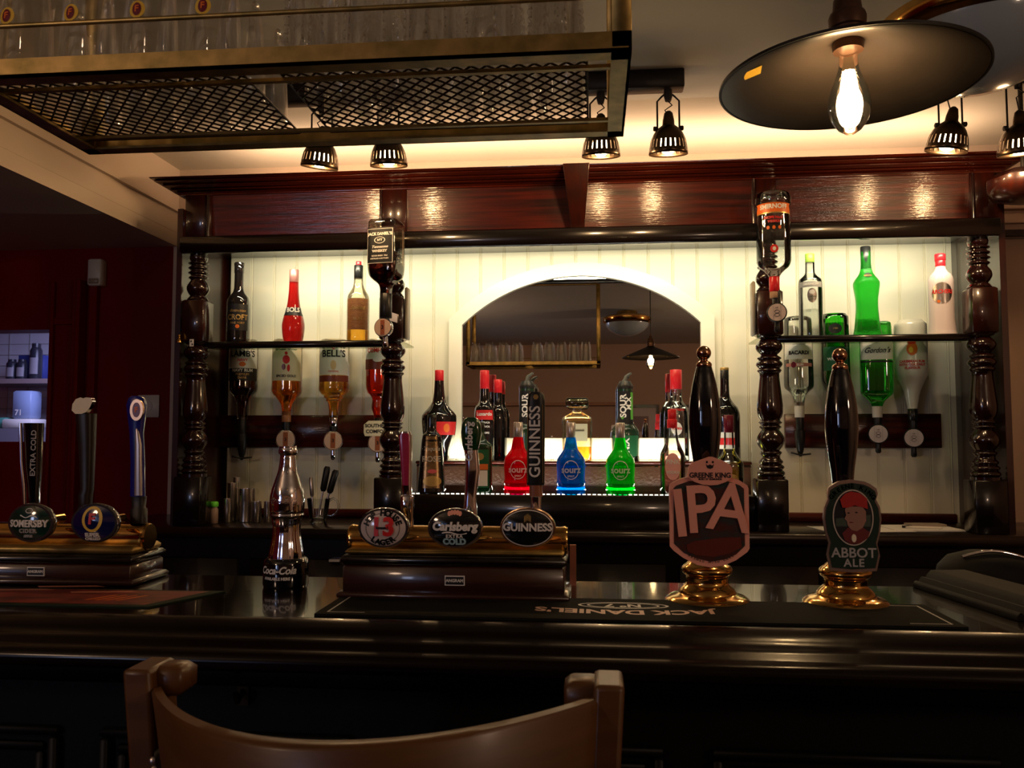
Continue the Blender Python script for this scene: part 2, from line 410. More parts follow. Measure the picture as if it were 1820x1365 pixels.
# wall behind the customers: dado, a window with dusk light
mb = MB(); mb.box(-4.2, 3.2, -4.0, -3.96, 0, 1.05, WOODV).box(-4.2, 3.2, -4.0, -3.94, 1.05, 1.09, WOODV)
struct('trim_rear', mb)
wz0, wz1, wx0, wx1 = 1.2, 2.3, -3.6, -2.3
w = thing('window_1', None, None, ((wx0+wx1)/2, -3.98, wz0)); w['kind'] = 'structure'
hw = (wx1-wx0)/2; hh = wz1-wz0
MB().box(-hw, hw, -.01, 0.0, 0, hh, emit('dusk_sky', (0.20, 0.27, 0.55), 1.2)).build('pane', w)
fb = MB()
for a, b in ((-hw-.06, -hw), (-.02, .02), (hw, hw+.06)): fb.box(a, b, -.01, .05, -.06, hh+.06, WHITEP)
for a, b in ((-.06, 0), (hh*.5-.015, hh*.5+.015), (hh, hh+.06)): fb.box(-hw, hw, -.01, .045, a, b, WHITEP)
fb.build('window_frame', w)

def picture(label, x0, x1, z0, z1):
    t = thing('framed_picture', label, 'picture', ((x0+x1)/2, -3.995, z0)); h = (x1-x0)/2; k = z1-z0; f = .04
    mb = MB()
    for q in ((-h, h, 0, f), (-h, h, k-f, k), (-h, -h+f, f, k-f), (h-f, h, f, k-f)): mb.box(q[0], q[1], 0, .03, q[2], q[3], WOODV)
    mb.build('picture_frame', t); MB().box(-h+f, h-f, 0, .012, f, k-f, pbr('picture_mount', (.7, .62, .6), .6)).build('mount', t); MB().box(-h*.5, h*.5, .0125, .014, k*.3, k*.7, pbr('picture_print', (.35, .25, .25), .6)).build('print', t)
picture('larger framed picture on the wall behind the viewer, seen in the mirror', .30, .85, 1.25, 1.75)
picture('narrower framed picture on the wall behind the viewer, seen near the mirror edge', .95, 1.35, 1.25, 1.75)
mb = MB(); mb.box(-2.0, .4, -4.0, -3.86, 1.74, 1.78, pbr('picture_shelf_wood', (.45, .22, .12), .4)); tag(mb.build('picture_ledge'), 'long wooden ledge on the wall behind the viewer, seen in the mirror', 'shelf')
# ================================================================== BACK BAR CABINET
YP, YS = 3.55, 3.18                                           # panelling plane, post plane
ZC = P(1000, 925, 3.5).z                                      # back counter top
post_px = (348, 698, 1368, 1747)
PX = [P(p, 700, YS).x for p in post_px]
cab = thing('back_bar_cabinet', 'dark mahogany back bar cabinet with turned posts, cornice and cream panelled back', 'cabinet', (0, YS, ZC))
def L(mb): # world to cabinet space
    mb.v = [(x, y-YS, z-ZC) for x, y, z in mb.v]; return mb
xL, xR = PX[0]-0.055, PX[3]+0.06
# cream tongue and groove panelling
mb = MB()
xa, xb = xL+.02, P(1690, 700, YP).x
pitch = 0.1015; zt = P(1000, 400, YP).z
k = 0; x = xa
while x < xb-0.01:
    x2 = min(x+pitch, xb)
    mb.add([(x, YP+.004, ZC), (x+.004, YP, ZC), (x2-.010, YP, ZC), (x2-.007, YP+.004, ZC), (x2-.005, YP, ZC), (x2-.003, YP, ZC), (x2, YP+.004, ZC),
            (x, YP+.004, zt), (x+.004, YP, zt), (x2-.010, YP, zt), (x2-.007, YP+.004, zt), (x2-.005, YP, zt), (x2-.003, YP, zt), (x2, YP+.004, zt)],
           [(i, i+1, i+8, i+7) for i in range(6)], CREAM, False)
    x = x2
mb.box(xa, xR, YP+.0045, YP+.02, ZC, zt, CREAM)
L(mb).build('back_panel', cab, sharp=False)
# skirting at the counter
mb = MB(); mb.box(xL+.02, xR-.02, YP-.025, YP-.001, ZC, P(1000, 907, YP).z, WOOD, bev=.004)
L(mb).build('skirting', cab)
# side boards
for x_ in (xL-.022, xR):
    mb = MB(); mb.box(x_, x_+.022, YS-.03, YB-.005, ZC, Z_TOP-.1, WOODV); L(mb).build('side_panel', cab)
# fascia: boards leaning slightly forward, stiles, keystone, lower beam and cornice
zf1, zf0 = P(1015, 331, 3.2).z, P(1015, 412, 3.2).z
zb1, zb0 = zf0, P(1015, 439, 3.17).z
lean = 0.022
YFA = 3.21
mb = MB()
mb.add([(xL, YFA, zf0-.01), (xR, YFA, zf0-.01), (xR, YFA-lean, zf1+.02), (xL, YFA-lean, zf1+.02), (xL, YFA+.02, zf0-.01), (xR, YFA+.02, zf0-.01), (xR, YFA+.02, zf1+.02), (xL, YFA+.02, zf1+.02)],
       [(0,1,2,3), (7,6,5,4), (0,4,5,1), (3,2,6,7), (0,3,7,4), (1,5,6,2)], WOOD, False)
L(mb).build('fascia_board', cab)
for i, (a, b) in enumerate(((330, 374), (676, 722), (1337, 1380), (1727, 1770))):
    mb = MB(); x0, x1 = P(a, 380, 3.18).x, P(b, 380, 3.18).x
    mb.box(x0, x1, YFA-.035, YFA+.0, zf0-.005, zf1+.015, WOODV, bev=.003)
    hx = (x1 if i < 1 else x0) - (.006 if i < 1 else -.004)
    mb.lathe([(zf0, .006), (zf1, .006)], TURNED, 12, cx=hx, cy=YFA-.037)
    L(mb).build('fascia_stile', cab)
kx0, kx1, kx2, kx3 = P(1000, 291, 3.05).x, P(1048, 291, 3.05).x, P(1038, 412, 3.1).x, P(1015, 412, 3.1).x
mb = MB(); zk1 = Z_TOP+.001
vs = [(kx3, YFA-.05, zf0), (kx2, YFA-.05, zf0), (kx1, YFA-.165, zk1), (kx0, YFA-.165, zk1), (kx3, YFA, zf0), (kx2, YFA, zf0), (kx1, YFA, zk1), (kx0, YFA, zk1)]
mb.add(vs, [(0,1,2,3), (7,6,5,4), (0,4,5,1), (3,2,6,7), (0,3,7,4), (1,5,6,2)], WOODV, False)
L(mb).build('keystone', cab, bevel=.002)
# black lower beam with a small lip that hides the light strip
mb = MB(); mb.box(xL, xR, YS-.055, YS-.022, zb0, zb1, BLACKWOOD, bev=.006)
mb.box(xL, xR, YS-.023, YS+.030, Z_BEAM+.022, Z_BEAM+.034, BLACKWOOD)
mb.box(xL, xR, YS+.026, YP-.001, zb1+.002, zb1+.012, BLACKWOOD)
L(mb).build('beam', cab)
zs_ = zb1
# cornice profile (y, z), mitred by running it along x with returns
mb = MB(); zc0 = zf1; H = Z_TOP-zc0
cp = [(0, 0), (-.016, 0), (-.016, .06)]
def reed(y0, z0, y1, z1, bulge, k=6):
    for q in range(k+1):
        t_ = q/k; cp.append((y0+(y1-y0)*t_-bulge*math.sin(PI*t_), z0+(z1-z0)*t_))
reed(-.018, .07, -.026, .20, .014); reed(-.036, .22, -.048, .36, .012); cp.append((-.056, .38)); reed(-.066, .40, -.080, .58, .014); cp.append((-.090, .60)); reed(-.098, .62, -.112, .80, .014); cp.append((-.122, .82)); cp.append((-.134, .86)); cp.append((-.140, .97)); cp.append((-.136, 1.0))
n = len(cp); rows = []
yb_ = YFA-.02
for (yy, zz) in cp:
    o_ = -yy; ox_ = o_*.5
    rows.append([(xL-.022-ox_, YB-.006, zc0+zz*H), (xL-.022-ox_, yb_-o_, zc0+zz*H), (xR+.022+ox_, yb_-o_, zc0+zz*H), (xR+.022+ox_, YB-.006, zc0+zz*H)])
vs = [p for r in rows for p in r]; fs = []
for i in range(n-1):
    for k in range(3): fs.append((i*4+k, i*4+k+1, (i+1)*4+k+1, (i+1)*4+k))
fs.append(((n-1)*4, (n-1)*4+1, (n-1)*4+2, (n-1)*4+3))
mb.add(vs, fs, pbr('cornice_wood', (0.10, 0.012, 0.004), 0.22, coat=0.9, coat_rough=0.05, noise=((3, 40, 60), 1.0, (0.035, 0.005, 0.002))), True)
L(mb).build('cornice', cab)
# posts
post_prof_px = [(850,25),(852,22),(856,19),(860,20),(866,23),(870,20),(873,17),(877,18)]
def bead(out, y0, y1, r0, r1, n=7):
    for i in range(n+1):
        t = i/n; out.append((y0+(y1-y0)*t, r0+(r1-r0)*math.sin(PI*t)))
def turned_profile():
    o = []   # from the bottom up, in picture pixels at the post plane
    o += [(852, 24), (846, 24)]
    bead(o, 846, 836, 20, 24); bead(o, 835, 826, 19, 23); bead(o, 825, 817, 18, 21); o += [(814, 16), (810, 16)]
    bead(o, 808, 802, 17, 19, 5); bead(o, 801, 764, 15, 24, 10); bead(o, 762, 756, 16, 19, 5); bead(o, 754, 748, 17, 20, 5)
    o += [(745, 17), (741, 20), (733, 22), (722, 22.5), (708, 21), (690, 19), (672, 17), (664, 17)]
    bead(o, 663, 655, 18, 21, 5); bead(o, 654, 641, 19, 23, 7); bead(o, 640, 634, 18, 21, 5)
    bead(o, 631, 603, 14, 23.5, 10); o += [(601, 20), (598, 22)]
    return o
def upper_profile():
    o = [(520, 18), (517, 20), (512, 17)]
    bead(o, 510, 481, 14, 21, 10); bead(o, 479, 472, 14, 18, 5); bead(o, 470, 463, 14, 19, 5); bead(o, 461, 454, 14, 19, 5); bead(o, 452, 445, 14, 19, 5)
    o += [(443, 16), (438, 17), (432, 15)]
    return o
s_ = S(1368, 700, YS)
for i, px in enumerate(post_px):
    x = PX[i]
    mb = MB()
    conv = lambda pr: [(P(1368, py, YS).z, r*s_) for py, r in pr]
    mb.lathe(conv(turned_profile()), TURNED, 32, cx=x, cy=YS)
    zA, zB = P(1368, 598, YS).z, P(1368, 519, YS).z
    mb.box(x-.045, x+.045, YS-.045, YS+.045, zA, zB, WOODV, bev=.006)
    up = conv(upper_profile()); up[-1] = (zb0+.012, up[-1][1])
    mb.lathe(up, TURNED, 32, cx=x, cy=YS)
    mb.box(x-.058, x+.05, YS-.05, YS+.05, ZC, P(1368, 851, YS).z, BLACKWOOD, bev=.004)
    L(mb).build('turned_post', cab)
# shelves
zsh = P(1560, 597, 3.22).z
for (a, b) in ((0, 1), (2, 3)):
    mb = MB(); mb.box(PX[a]-.03, PX[b]+.03, YS-.01, YS+.012, zsh-.026, zsh, BLACKWOOD, bev=.005)
    L(mb).build('shelf_lip', cab)
    mb = MB(); mb.box(PX[a]-.03, PX[b]+.03, YS+.0125, YP-.135, zsh-.007, zsh, clear_glass('shelf_glass', (.62, .68, .56), .8))
    L(mb).build('glass_shelf', cab)
# optic rails
zo1, zo0 = P(550, 738, YP-.02).z, P(550, 795, YP-.02).z
for a, b in ((388, 690), (1395, 1672)):
    mb = MB(); mb.box(P(a, 760, YP-.02).x, P(b, 760, YP-.02).x, YP-.028, YP-.001, zo0, zo1, WOOD, bev=.002)
    L(mb).build('optic_rail', cab)
# grey cover plates on the middle posts
for i, sgn in ((1, 1), (2, -1)):
    mb = MB(); x = PX[i]+sgn*.048
    mb.box(min(x, x+sgn*.012), max(x, x+sgn*.012), YS-.02, YS+.03, P(0, 612, YS).z, P(0, 524, YS).z, pbr('grey_plate', (.45, .43, .36), .4), bev=.004)
    L(mb).build('cover_plate', cab)
# arched mirror
mx0, mx1 = P(822, 700, YP).x, P(1246, 700, YP).x
mc = (mx0+mx1)/2; mw = (mx1-mx0)/2
mzs, mzt, mzb = P(822, 579, YP).z, P(1034, 492, YP).z, P(900, 815, YP).z
sag = mzt-mzs; R = (mw*mw+sag*sag)/(2*sag)
mir = thing('arched_mirror', 'arched mirror in a white painted frame in the middle bay', 'mirror', (mc, YP, mzb))
def archpts(w, zs, R_, zc, nn=40):
    a = math.asin(w/R_); return [(R_*math.sin(-a+2*a*i/nn), zc+R_*math.cos(-a+2*a*i/nn)) for i in range(nn+1)]
zc_ = mzt-R-mzb
inner = archpts(mw, mzs, R, zc_)
fw = P(822, 700, YP).x-P(799, 700, YP).x
outer = archpts(mw+fw, mzs, R+fw*1.02, zc_)
mb = MB(); pts = [(-mw, 0)]+inner+[(mw, 0)]
mb.prism([( -mw-.004, 0.0)]+archpts(mw+.004, 0, R+.004, zc_)+[(mw+.004, 0.0)], -.010, -.004, MIRROR); mb.build('mirror_glass', mir, sharp=False)
mb = MB(); ia = [(-mw, 0.0)]+inner+[(mw, 0.0)]; oa = [(-mw-fw, 0.0)]+outer+[(mw+fw, 0.0)]
vs = []; n = len(ia)
for y in (-.024, -.0001):
    vs += [(x, y, z) for x, z in oa]+[(x, y, z) for x, z in ia]
fs = []
for i in range(n-1):
    fs += [(i, i+1, n+i+1, n+i), (n+i, n+i+1, 3*n+i+1, 3*n+i), (i+1, i, 2*n+i, 2*n+i+1)]
mb.add(vs, fs, MOULD, False); mb.box(-mw, mw, -.030, -.011, 0.0, P(0, 778, YP).z-mzb, MOULD, bev=.002)
mb.build('mirror_frame', mir, sharp=False)
area_light('mirror_sill_light', (mc, YP-.075, P(1000, 819, 3.42).z+.012), (0, 0.75, 0.6), 1.06, 0.02, 3.0, (1.0, 0.93, 0.66))

# back counter
ctr = thing('back_counter', 'long dark wooden counter running below the back bar cabinet', 'counter', (0, 3.35, 0))
mb = MB(); yf = 3.10; mb.box(-1.95, 1.95, yf-3.35, YB-3.35-.005, ZC-.04, ZC, COUNTERW, bev=.006); mb.build('worktop', ctr)
mb = MB(); mb.box(-1.9, 1.9, yf+.06-3.35, YB-3.35-.005, 0, ZC-.041, BLACKWOOD); 
for k in range(7): mb.box(-1.85+k*.54, -1.36+k*.54, yf+.05-3.35, yf+.061-3.35, .12, ZC-.12, BLACKWOOD, bev=.004)
mb.build('base', ctr)

# bottle steps
ZS1, ZS2 = P(1040, 879, 3.2).z, P(1040, 820, 3.36).z
sx0, sx1 = PX[1]+.052, PX[2]-.062
st = thing('front_bottle_step', 'low black bottle step with a lit front edge across the middle bay', 'step', ((sx0+sx1)/2, YS+.1, ZC))
w2 = (sx1-sx0)/2
mb = MB(); mb.box(-w2, w2, -.12, .10, 0, ZS1-ZC, BLACKWOOD, bev=.003); mb.build('step_board', st)
mb = MB(); 
for k in range(66):
    xx = -w2+.03+k*(2*w2-.06)/65
    mb.box(xx-.006, xx+.006, -.102, -.098, ZS1-ZC, ZS1-ZC+.0032, emit('led_white', (1.0, .97, .82), 3.2))
o = mb.build('light_strip', st); tag(o, 'row of small white lights', kind='stuff')
rx0_, rx1_ = P(739, 830, 3.36).x, P(1336, 830, 3.36).x
st2 = thing('rear_bottle_step', 'raised hammered brown bottle step behind the lit front step', 'step', ((rx0_+rx1_)/2, 3.42, ZC))
w2 = (rx1_-rx0_)/2
HAM = pbr('hammered_panel', (.07, .03, .016), .3, .3, bump=((90, 90, 90), 1.0))
mb = MB(); mb.box(-w2, w2, -.04, .10, 0, ZS2-ZC-.013, HAM); mb.build('riser', st2)
mb = MB(); mb.box(-w2-.004, w2+.004, -.046, .10, ZS2-ZC-.012, ZS2-ZC, WOOD, bev=.003)
mb.box(-w2, w2, -.047, -.044, ZS2-ZC-.022, ZS2-ZC-.018, CHROME); mb.build('step_top', st2)

# ================================================================== BOTTLES
def prof_of(px, pts, Y, z0, py0):
    """pixel outline [(py, halfwidth)] -> [(z above base, r)] for a thing at depth Y whose base pixel is py0"""
    s = S(px, 700, Y); return [((py0-py)*s, hw*s) for py, hw in pts]
def interp(prof, z):
    pr = sorted(prof)
    if z <= pr[0][0]: return pr[0][1]
    for (a, ra), (b, rb) in zip(pr, pr[1:]):
        if a <= z <= b: return ra+(rb-ra)*(z-a)/max(b-a, 1e-9)
    return pr[-1][1]
def smooth(pts):
    """catmull-like densify of an outline for rounder shoulders"""
    out = []
    n = len(pts)
    for i in range(n-1):
        p0, p1, p2, p3 = pts[max(i-1, 0)], pts[i], pts[i+1], pts[min(i+2, n-1)]
        seg = 4
        for k in range(seg):
            t = k/seg
            lin = p1[1]+(p2[1]-p1[1])*t
            cr = 0.5*((2*p1[1])+(-p0[1]+p2[1])*t+(2*p0[1]-5*p1[1]+4*p2[1]-p3[1])*t*t+(-p0[1]+3*p1[1]-3*p2[1]+p3[1])*t**3)
            lo, hi = min(p1[1], p2[1]), max(p1[1], p2[1])
            out.append((p1[0]+(p2[0]-p1[0])*t, min(max(cr, lo*.97), hi*1.03)))
    out.append(pts[-1]); return out
def onto(prof, n=2.0, eps=.0006, rot=0.0):
    """warp that lays flat print (x, z) on the round front of a bottle, facing -Y"""
    def w(x, z):
        r = interp(prof, z)+eps; a = -PI/2 + x/max(r, .004) + rot
        c, q = math.cos(a), math.sin(a)
        rr = r/((abs(c)**n+abs(q)**n)**(1.0/n)) if n != 2.0 else r
        return (rr*c, rr*q, z)
    w.fit = lambda z: interp(prof, z)*(.92 if n == 2.0 else .76)
    return w
def wrap(mb, prof, z0, z1, mat, arc=2.0, eps=.0006, n=2.0, rot=0.0, seg=24):
    zs = [z0+(z1-z0)*i/6 for i in range(7)]
    mb.lathe([(z, interp(prof, z)+eps) for z in zs], mat, seg, n=n, a0=-PI/2-arc/2+rot, a1=-PI/2+arc/2+rot, cap=False)
def patch(mb, prof, cx, cz, rx, rz, mat, eps=.0012, n=2.0, rot=0.0, k=20):
    wf = onto(prof, n, eps, rot); vs = [wf(cx, cz)]; J = 5
    for j in range(1, J+1): vs += [wf(cx+rx*j/J*math.cos(2*PI*i/k), cz+rz*j/J*math.sin(2*PI*i/k)) for i in range(k)]
    fs = [(0, 1+i, 1+(i+1) % k) for i in range(k)]
    for j in range(J-1): fs += [(1+j*k+i, 1+(j+1)*k+i, 1+(j+1)*k+(i+1) % k, 1+j*k+(i+1) % k) for i in range(k)]
    mb.add(vs, fs, mat, True)
def bottle(name, label, px, Y, zbase, py0, outline, body, caps=(), labels=None, liq=None, inv=False, n=2.0, group=None, rot=0.0, rz=0.0, liqscale=.93):
    """outline [(py, hw)] listed bottom to top in picture pixels; caps [(py_low, py_high, hw, material)]"""
    x = P(px, py0, Y).x
    t = thing(name, label, 'bottle', (x, Y, zbase), rz - .8*math.atan2(x, Y), group)
    pr = smooth(prof_of(px, outline, Y, zbase, py0)); s = S(px, 700, Y)
    Z = lambda py: (py0-py)*s
    mb = MB(); mb.lathe(pr, body, 32, n=n); mb.build('glass_body', t)
    if liq:
        mat, pa, pb = liq
        zz = sorted([z for z, r in pr if Z(pa) < z < Z(pb)]+[Z(pa), Z(pb)])
        lp = [(z, max(interp(pr, z)*liqscale, .001)) for z in zz]
        mb = MB(); mb.lathe(lp, mat, 28, n=n); mb.build('liquid', t)
    for (pa, pb, hw, mat) in caps:
        mb = MB(); a, b = Z(pa), Z(pb); h = hw*s
        mb.lathe([(a, h*.96), (a+.001, h), (b-.002, h), (b, h*.9)], mat, 24); mb.build('cap', t)
    if labels:
        mb = MB(); labels(mb, pr, Z, s)
        if mb.v: mb.build('label', t)
    return t
GBLK = pbr('black_bottle_glass', (0.008, 0.006, 0.006), 0.06, coat=1.0, coat_rough=.02)
GDGR = pbr('dark_green_bottle_glass', (0.006, 0.030, 0.010), 0.06, coat=1.0, coat_rough=.02)
GRED = pbr('red_bottle_glass', (0.55, 0.012, 0.012), 0.05, trans=0.75, ior=1.3, coat=.6)
CAPR = pbr('cap_red', (0.70, 0.02, 0.03), .3); CAPK = pbr('cap_black', (.01, .01, .01), .3)
CAPS = pbr('cap_silver', (.65, .60, .58), .3, .7); CAPP = pbr('cap_pink_foil', (.50, .22, .20), .35, .5)
CAPG = pbr('cap_green', (.25, .42, .05), .4); CAPW = pbr('cap_white', (.7, .66, .6), .4); CAPD = pbr('cap_dark_red', (.16, .01, .03), .3)
YSH = 3.29                                                     # bottles on the shelves
# --- upper left shelf
def lb(mb, pr, Z, s):
    wrap(mb, pr, Z(575), Z(528), PRINTK, 1.9)
    mb.text('CROFT', .034, (0, 0, Z(552)), PRINTT, .0006, warp=onto(pr, eps=.0012)); mb.text('FINE PORT', .012, (0, 0, Z(562)), PRINTT, warp=onto(pr, eps=.0012))
    mb.text('distinction', .016, (0, 0, Z(540)), PRINTT, shear=.3, warp=onto(pr, eps=.0012)); patch(mb, pr, 0, Z(568), .008, .008, PRINTO)
bottle('port_bottle', 'black port bottle with gold lettering at the left end of the upper left shelf', 423, YSH, zsh, 599,
       [(599,19),(597,20.5),(560,20.5),(525,20.5),(515,18),(506,11),(498,8.5),(475,8),(458,8),(456,9),(452,9)], GBLK, [(470, 451, 8.6, GBLK)], lb)
def lb(mb, pr, Z, s):
    wrap(mb, pr, Z(548), Z(533), PRINTK, 5.9); mb.text('BOLS', .028, (0, 0, Z(538)), PRINTW, .0007, warp=onto(pr, eps=.0012))
bottle('liqueur_bottle', 'tall curvy bottle of red liqueur with a pinkish neck on the upper left shelf', 521, YSH, zsh, 598,
       [(598,15),(595,16.5),(580,19),(565,20),(552,18),(540,14),(525,11),(505,9),(486,8.2),(466,7.6)], GRED, [(487, 463.5, 8.3, CAPP)], lb)
def lb(mb, pr, Z, s):
    wrap(mb, pr, Z(574), Z(518), LABELB, 2.1)
    mb.text('Spiced', .022, (0, 0, Z(535)), PRINTT, .0003, .3, warp=onto(pr, eps=.0012)); mb.text('RUM', .018, (0, 0, Z(555)), PRINTT, warp=onto(pr, eps=.0012))
bottle('spirit_bottle', 'clear bottle with a brown paper label and a little amber spirit left', 636, YSH, zsh, 597,
       [(597,18),(595,20),(560,20),(520,20),(510,18),(500,12),(492,9),(478,8)], AMBERG, [(480, 456, 8, CAPK), (457, 449, 5, CAPR)], lb, (L_GOLD, 596, 573))
# --- upper right shelf
def lb(mb, pr, Z, s):
    wrap(mb, pr, Z(504), Z(494), PRINTG, 2.2); mb.text('SMIRNOFF', .013, (0, 0, Z(499)), PRINTW, .0003, warp=onto(pr, eps=.0012))
    patch(mb, pr, .004, Z(519), .018, .028, STEEL); patch(mb, pr, .004, Z(513), .011, .009, CAPW, .0016)
    mb.text('GREEN\nAPPLE', .010, (.004, 0, Z(524)), PRINTN, warp=onto(pr, eps=.0018))
bottle('vodka_bottle', 'clear vodka bottle with a lime green cap on the upper right shelf', 1442, YSH, zsh, 594,
       [(594,20),(592,20.8),(550,20.5),(500,20.5),(488,19),(481,12),(476,8.5),(458,8)], GLASS, [(457, 441, 8, CAPG)], lb, (L_CLR, 592, 543))
def lb(mb, pr, Z, s):
    patch(mb, pr, .006, Z(483), .014, .010, PRINTK); mb.text('MIDORI', .009, (.006, 0, Z(484)), PRINTT, .0003, warp=onto(pr, eps=.0018))
GRN2 = pbr('midori_green_glass', (0.03, 0.62, 0.04), 0.12, trans=0.85, ior=1.25, bump=((160, 160, 160), .8))
bottle('melon_liqueur_bottle', 'waisted bottle of bright green melon liqueur with a black cap', 1542, YSH, zsh, 594,
       [(594,23),(591,24),(575,21.5),(545,19),(525,19),(510,21),(498,22.5),(492,21),(480,13),(470,9.5),(455,8.5),(435,8)], GRN2, [(470, 429, 8.7, CAPK)], lb, n=2.6)
def lb(mb, pr, Z, s):
    patch(mb, pr, 0, Z(516), .038, .040, STEEL); mb.text('ARCHERS', .023, (0, 0, Z(514)), PRINTR, .0007, .2, warp=onto(pr, eps=.0018))
    patch(mb, pr, -.012, Z(531), .006, .006, PRINTO, .0018)
GWHT = pbr('frosted_white_glass', (.78, .66, .66), .3, coat=.4, sss=.2)
bottle('schnapps_bottle', 'frosted white schnapps bottle with a red cap on the upper right shelf', 1675, YSH, zsh, 593,
       [(593,23),(590,24.5),(583,23),(560,21),(510,21),(492,21),(482,18),(474,11),(466,8.5)], GWHT, [(468, 454, 8.4, CAPR), (455, 443, 9.2, CAPR)], lb)

# --- inverted bottles on optics
def optic(t, zc, ya, disc=True, letters=None, ringmat=CHROME, s=.0021, dark=False, cx=0.0):
    """measure hanging below an upturned bottle; zc is the disc centre relative to the bottle's empty"""
    mb = MB()
    mb.lathe([(zc+8*s, 6*s), (zc+14*s, 7*s), (zc+40*s, 7*s), (zc+44*s, 6*s)], BLKPLAST, 20, cx=cx)
    if disc:
        mb.lathe([(0, 17*s), (.004, 17.4*s), (.012, 17.4*s), (.016, 16*s)], PRINTK if dark else ringmat, 32, xf=Matrix.Translation((cx, -.010, zc)) @ Matrix.Rotation(PI/2, 4, 'X'))
        mb.lathe([(zc-34*s, 3*s), (zc-31*s, 5*s), (zc-24*s, 4.5*s), (zc-10*s, 4*s)], CHROME if not dark else BLKPLAST, 16, cx=cx)
    else:
        mb.lathe([(zc-36*s, 2*s), (zc-28*s, 5*s), (zc-14*s, 8*s), (zc+0*s, 9*s), (zc+10*s, 9*s)], BLKPLAST, 20, cx=cx)
        mb.tube([(cx-16*s, -.012, zc-29*s), (cx-8*s, -.020, zc-31*s), (cx, -.010, zc-33*s), (cx+8*s, -.020, zc-32*s), (cx+17*s, -.012, zc-31*s)], 1.6*s, BLKPLAST, 8)
    mb.box(cx-6*s, cx+6*s, .004, ya, zc+14*s, zc+30*s, CHROME)
    mb.build('optic_measure', t)
    if disc:
        mb = MB(); y = -.0268
        mb.prism(ell(cx, zc, 15.2*s, 15.2*s, 36), y-.001, y+.003, pbr('measure_face', (.72, .50, .38), .3, coat=.5) if not dark else pbr('measure_face_pale', (.62, .52, .52), .3, coat=.5))
        if dark:
            ring(mb, cx, zc+.003, .009, .006, .0014, y-.0012, PRINTK); ring(mb, cx, zc-.009, .009, .006, .0014, y-.0012, PRINTK); mb.text('UK', .008, (cx, y-.0012, zc+.016), PRINTK)
            mb.box(cx-6.5*s, cx-6*s, y-.002, y, zc-13*s, zc+13*s, PRINTG); mb.box(cx+6*s, cx+6.5*s, y-.002, y, zc-13*s, zc+13*s, PRINTG)
        else:
            mb.box(cx-4*s, cx+4*s, y-.002, y, zc-13*s, zc+13*s, pbr('measure_slot', (.35, .10, .04), .35)); mb.text('3', .020, (cx, y-.0024, zc), PRINTK, .0004)
        mb.build('measure_window', t)
def inverted(name, label, px, Y, pyb, outline, body, labels=None, liq=None, caps=(), disc=None, **k):
    """upturned bottle: outline still listed from the lowest pixel (neck) to the highest (its base); origin at the neck end"""
    zb = P(px, pyb, Y).z
    t = bottle(name, label, px, Y, zb, pyb, outline, body, caps, labels, liq, **k)
    s = S(px, 700, Y)
    if disc: optic(t, (pyb-disc[0])*s, YP-.034-Y if Y > 3.3 else YS-.046-Y, disc[1], s=s, dark=disc[2], cx=disc[3]*s if len(disc) > 3 else 0.0)
    return t
YO = 3.475
G1 = 'upturned bottles on the left optic rail'; G2 = 'upturned bottles on the right optic rail'
def lb(mb, pr, Z, s):
    wrap(mb, pr, Z(656), Z(612), LABELW, 2.4, .0006); wrap(mb, pr, Z(678), Z(656), PRINTK, 2.4)
    mb.text("LAMB'S", .038, (0, 0, Z(631)), PRINTK, .0009, warp=onto(pr, eps=.0012)); mb.text('NAVY', .016, (0, 0, Z(642)), PRINTR, .0005, warp=onto(pr, eps=.0012))
    mb.text('NAVY RUM', .018, (0, 0, Z(660)), PRINTW, .0005, warp=onto(pr, eps=.0014)); patch(mb, pr, 0, Z(649), .014, .010, PRINTO); mb.text('PREMIUM\nDARK', .014, (0, 0, Z(670)), PRINTT, warp=onto(pr, eps=.0014))
inverted('rum_bottle', 'upturned bottle of very dark rum with a white and black label, leftmost optic', 431, YO, 745,
       [(745,9),(722,10),(712,12),(703,17),(694,24.5),(680,25),(616,25),(608,25),(604,22)], AMBERG, lb, (L_RUM, 742, 640), disc=(781, False, False))
def lb(mb, pr, Z, s):
    wrap(mb, pr, Z(678), Z(612), LABELC, 2.3)
    mb.text('SPICED GOLD', .015, (0, 0, Z(622)), PRINTN, .0006, warp=onto(pr, eps=.0012))
    patch(mb, pr, 0, Z(630), .006, .007, PRINTR); patch(mb, pr, .0, Z(641), .015, .018, PRINTR); patch(mb, pr, -.010, Z(654), .008, .013, CAPD); patch(mb, pr, .010, Z(656), .006, .015, PRINTR)
    mb.text('SPICED GOLD', .014, (0, 0, Z(670)), PRINTK, .0004, warp=onto(pr, eps=.0012))
inverted('rum_bottle', 'upturned spiced rum bottle with a cream label and red figure, second optic from left', 509, YO, 738,
       [(738,8),(724,9),(716,12),(708,18),(698,26),(686,26.5),(616,26.5),(608,26),(604,23)], AMBERG, lb, (L_AMB, 736, 668), [(750, 731, 8, pbr('cap_orange', (.5, .2, .08), .35))], disc=(781, True, False))
def lb(mb, pr, Z, s):
    wrap(mb, pr, Z(668), Z(612), LABELW, 2.3); wrap(mb, pr, Z(680), Z(669), pbr('label_maroon', (.22, .04, .02), .4), 2.3)
    mb.text("BELL'S", .040, (0, 0, Z(631)), PRINTK, .0009, warp=onto(pr, eps=.0012)); patch(mb, pr, 0, Z(621), .007, .006, PRINTR)
    patch(mb, pr, 0, Z(651), .012, .020, pbr('print_pale_gold', (.70, .48, .25), .5)); mb.text('ORIGINAL', .010, (0, 0, Z(662)), PRINTR, warp=onto(pr, eps=.0012))
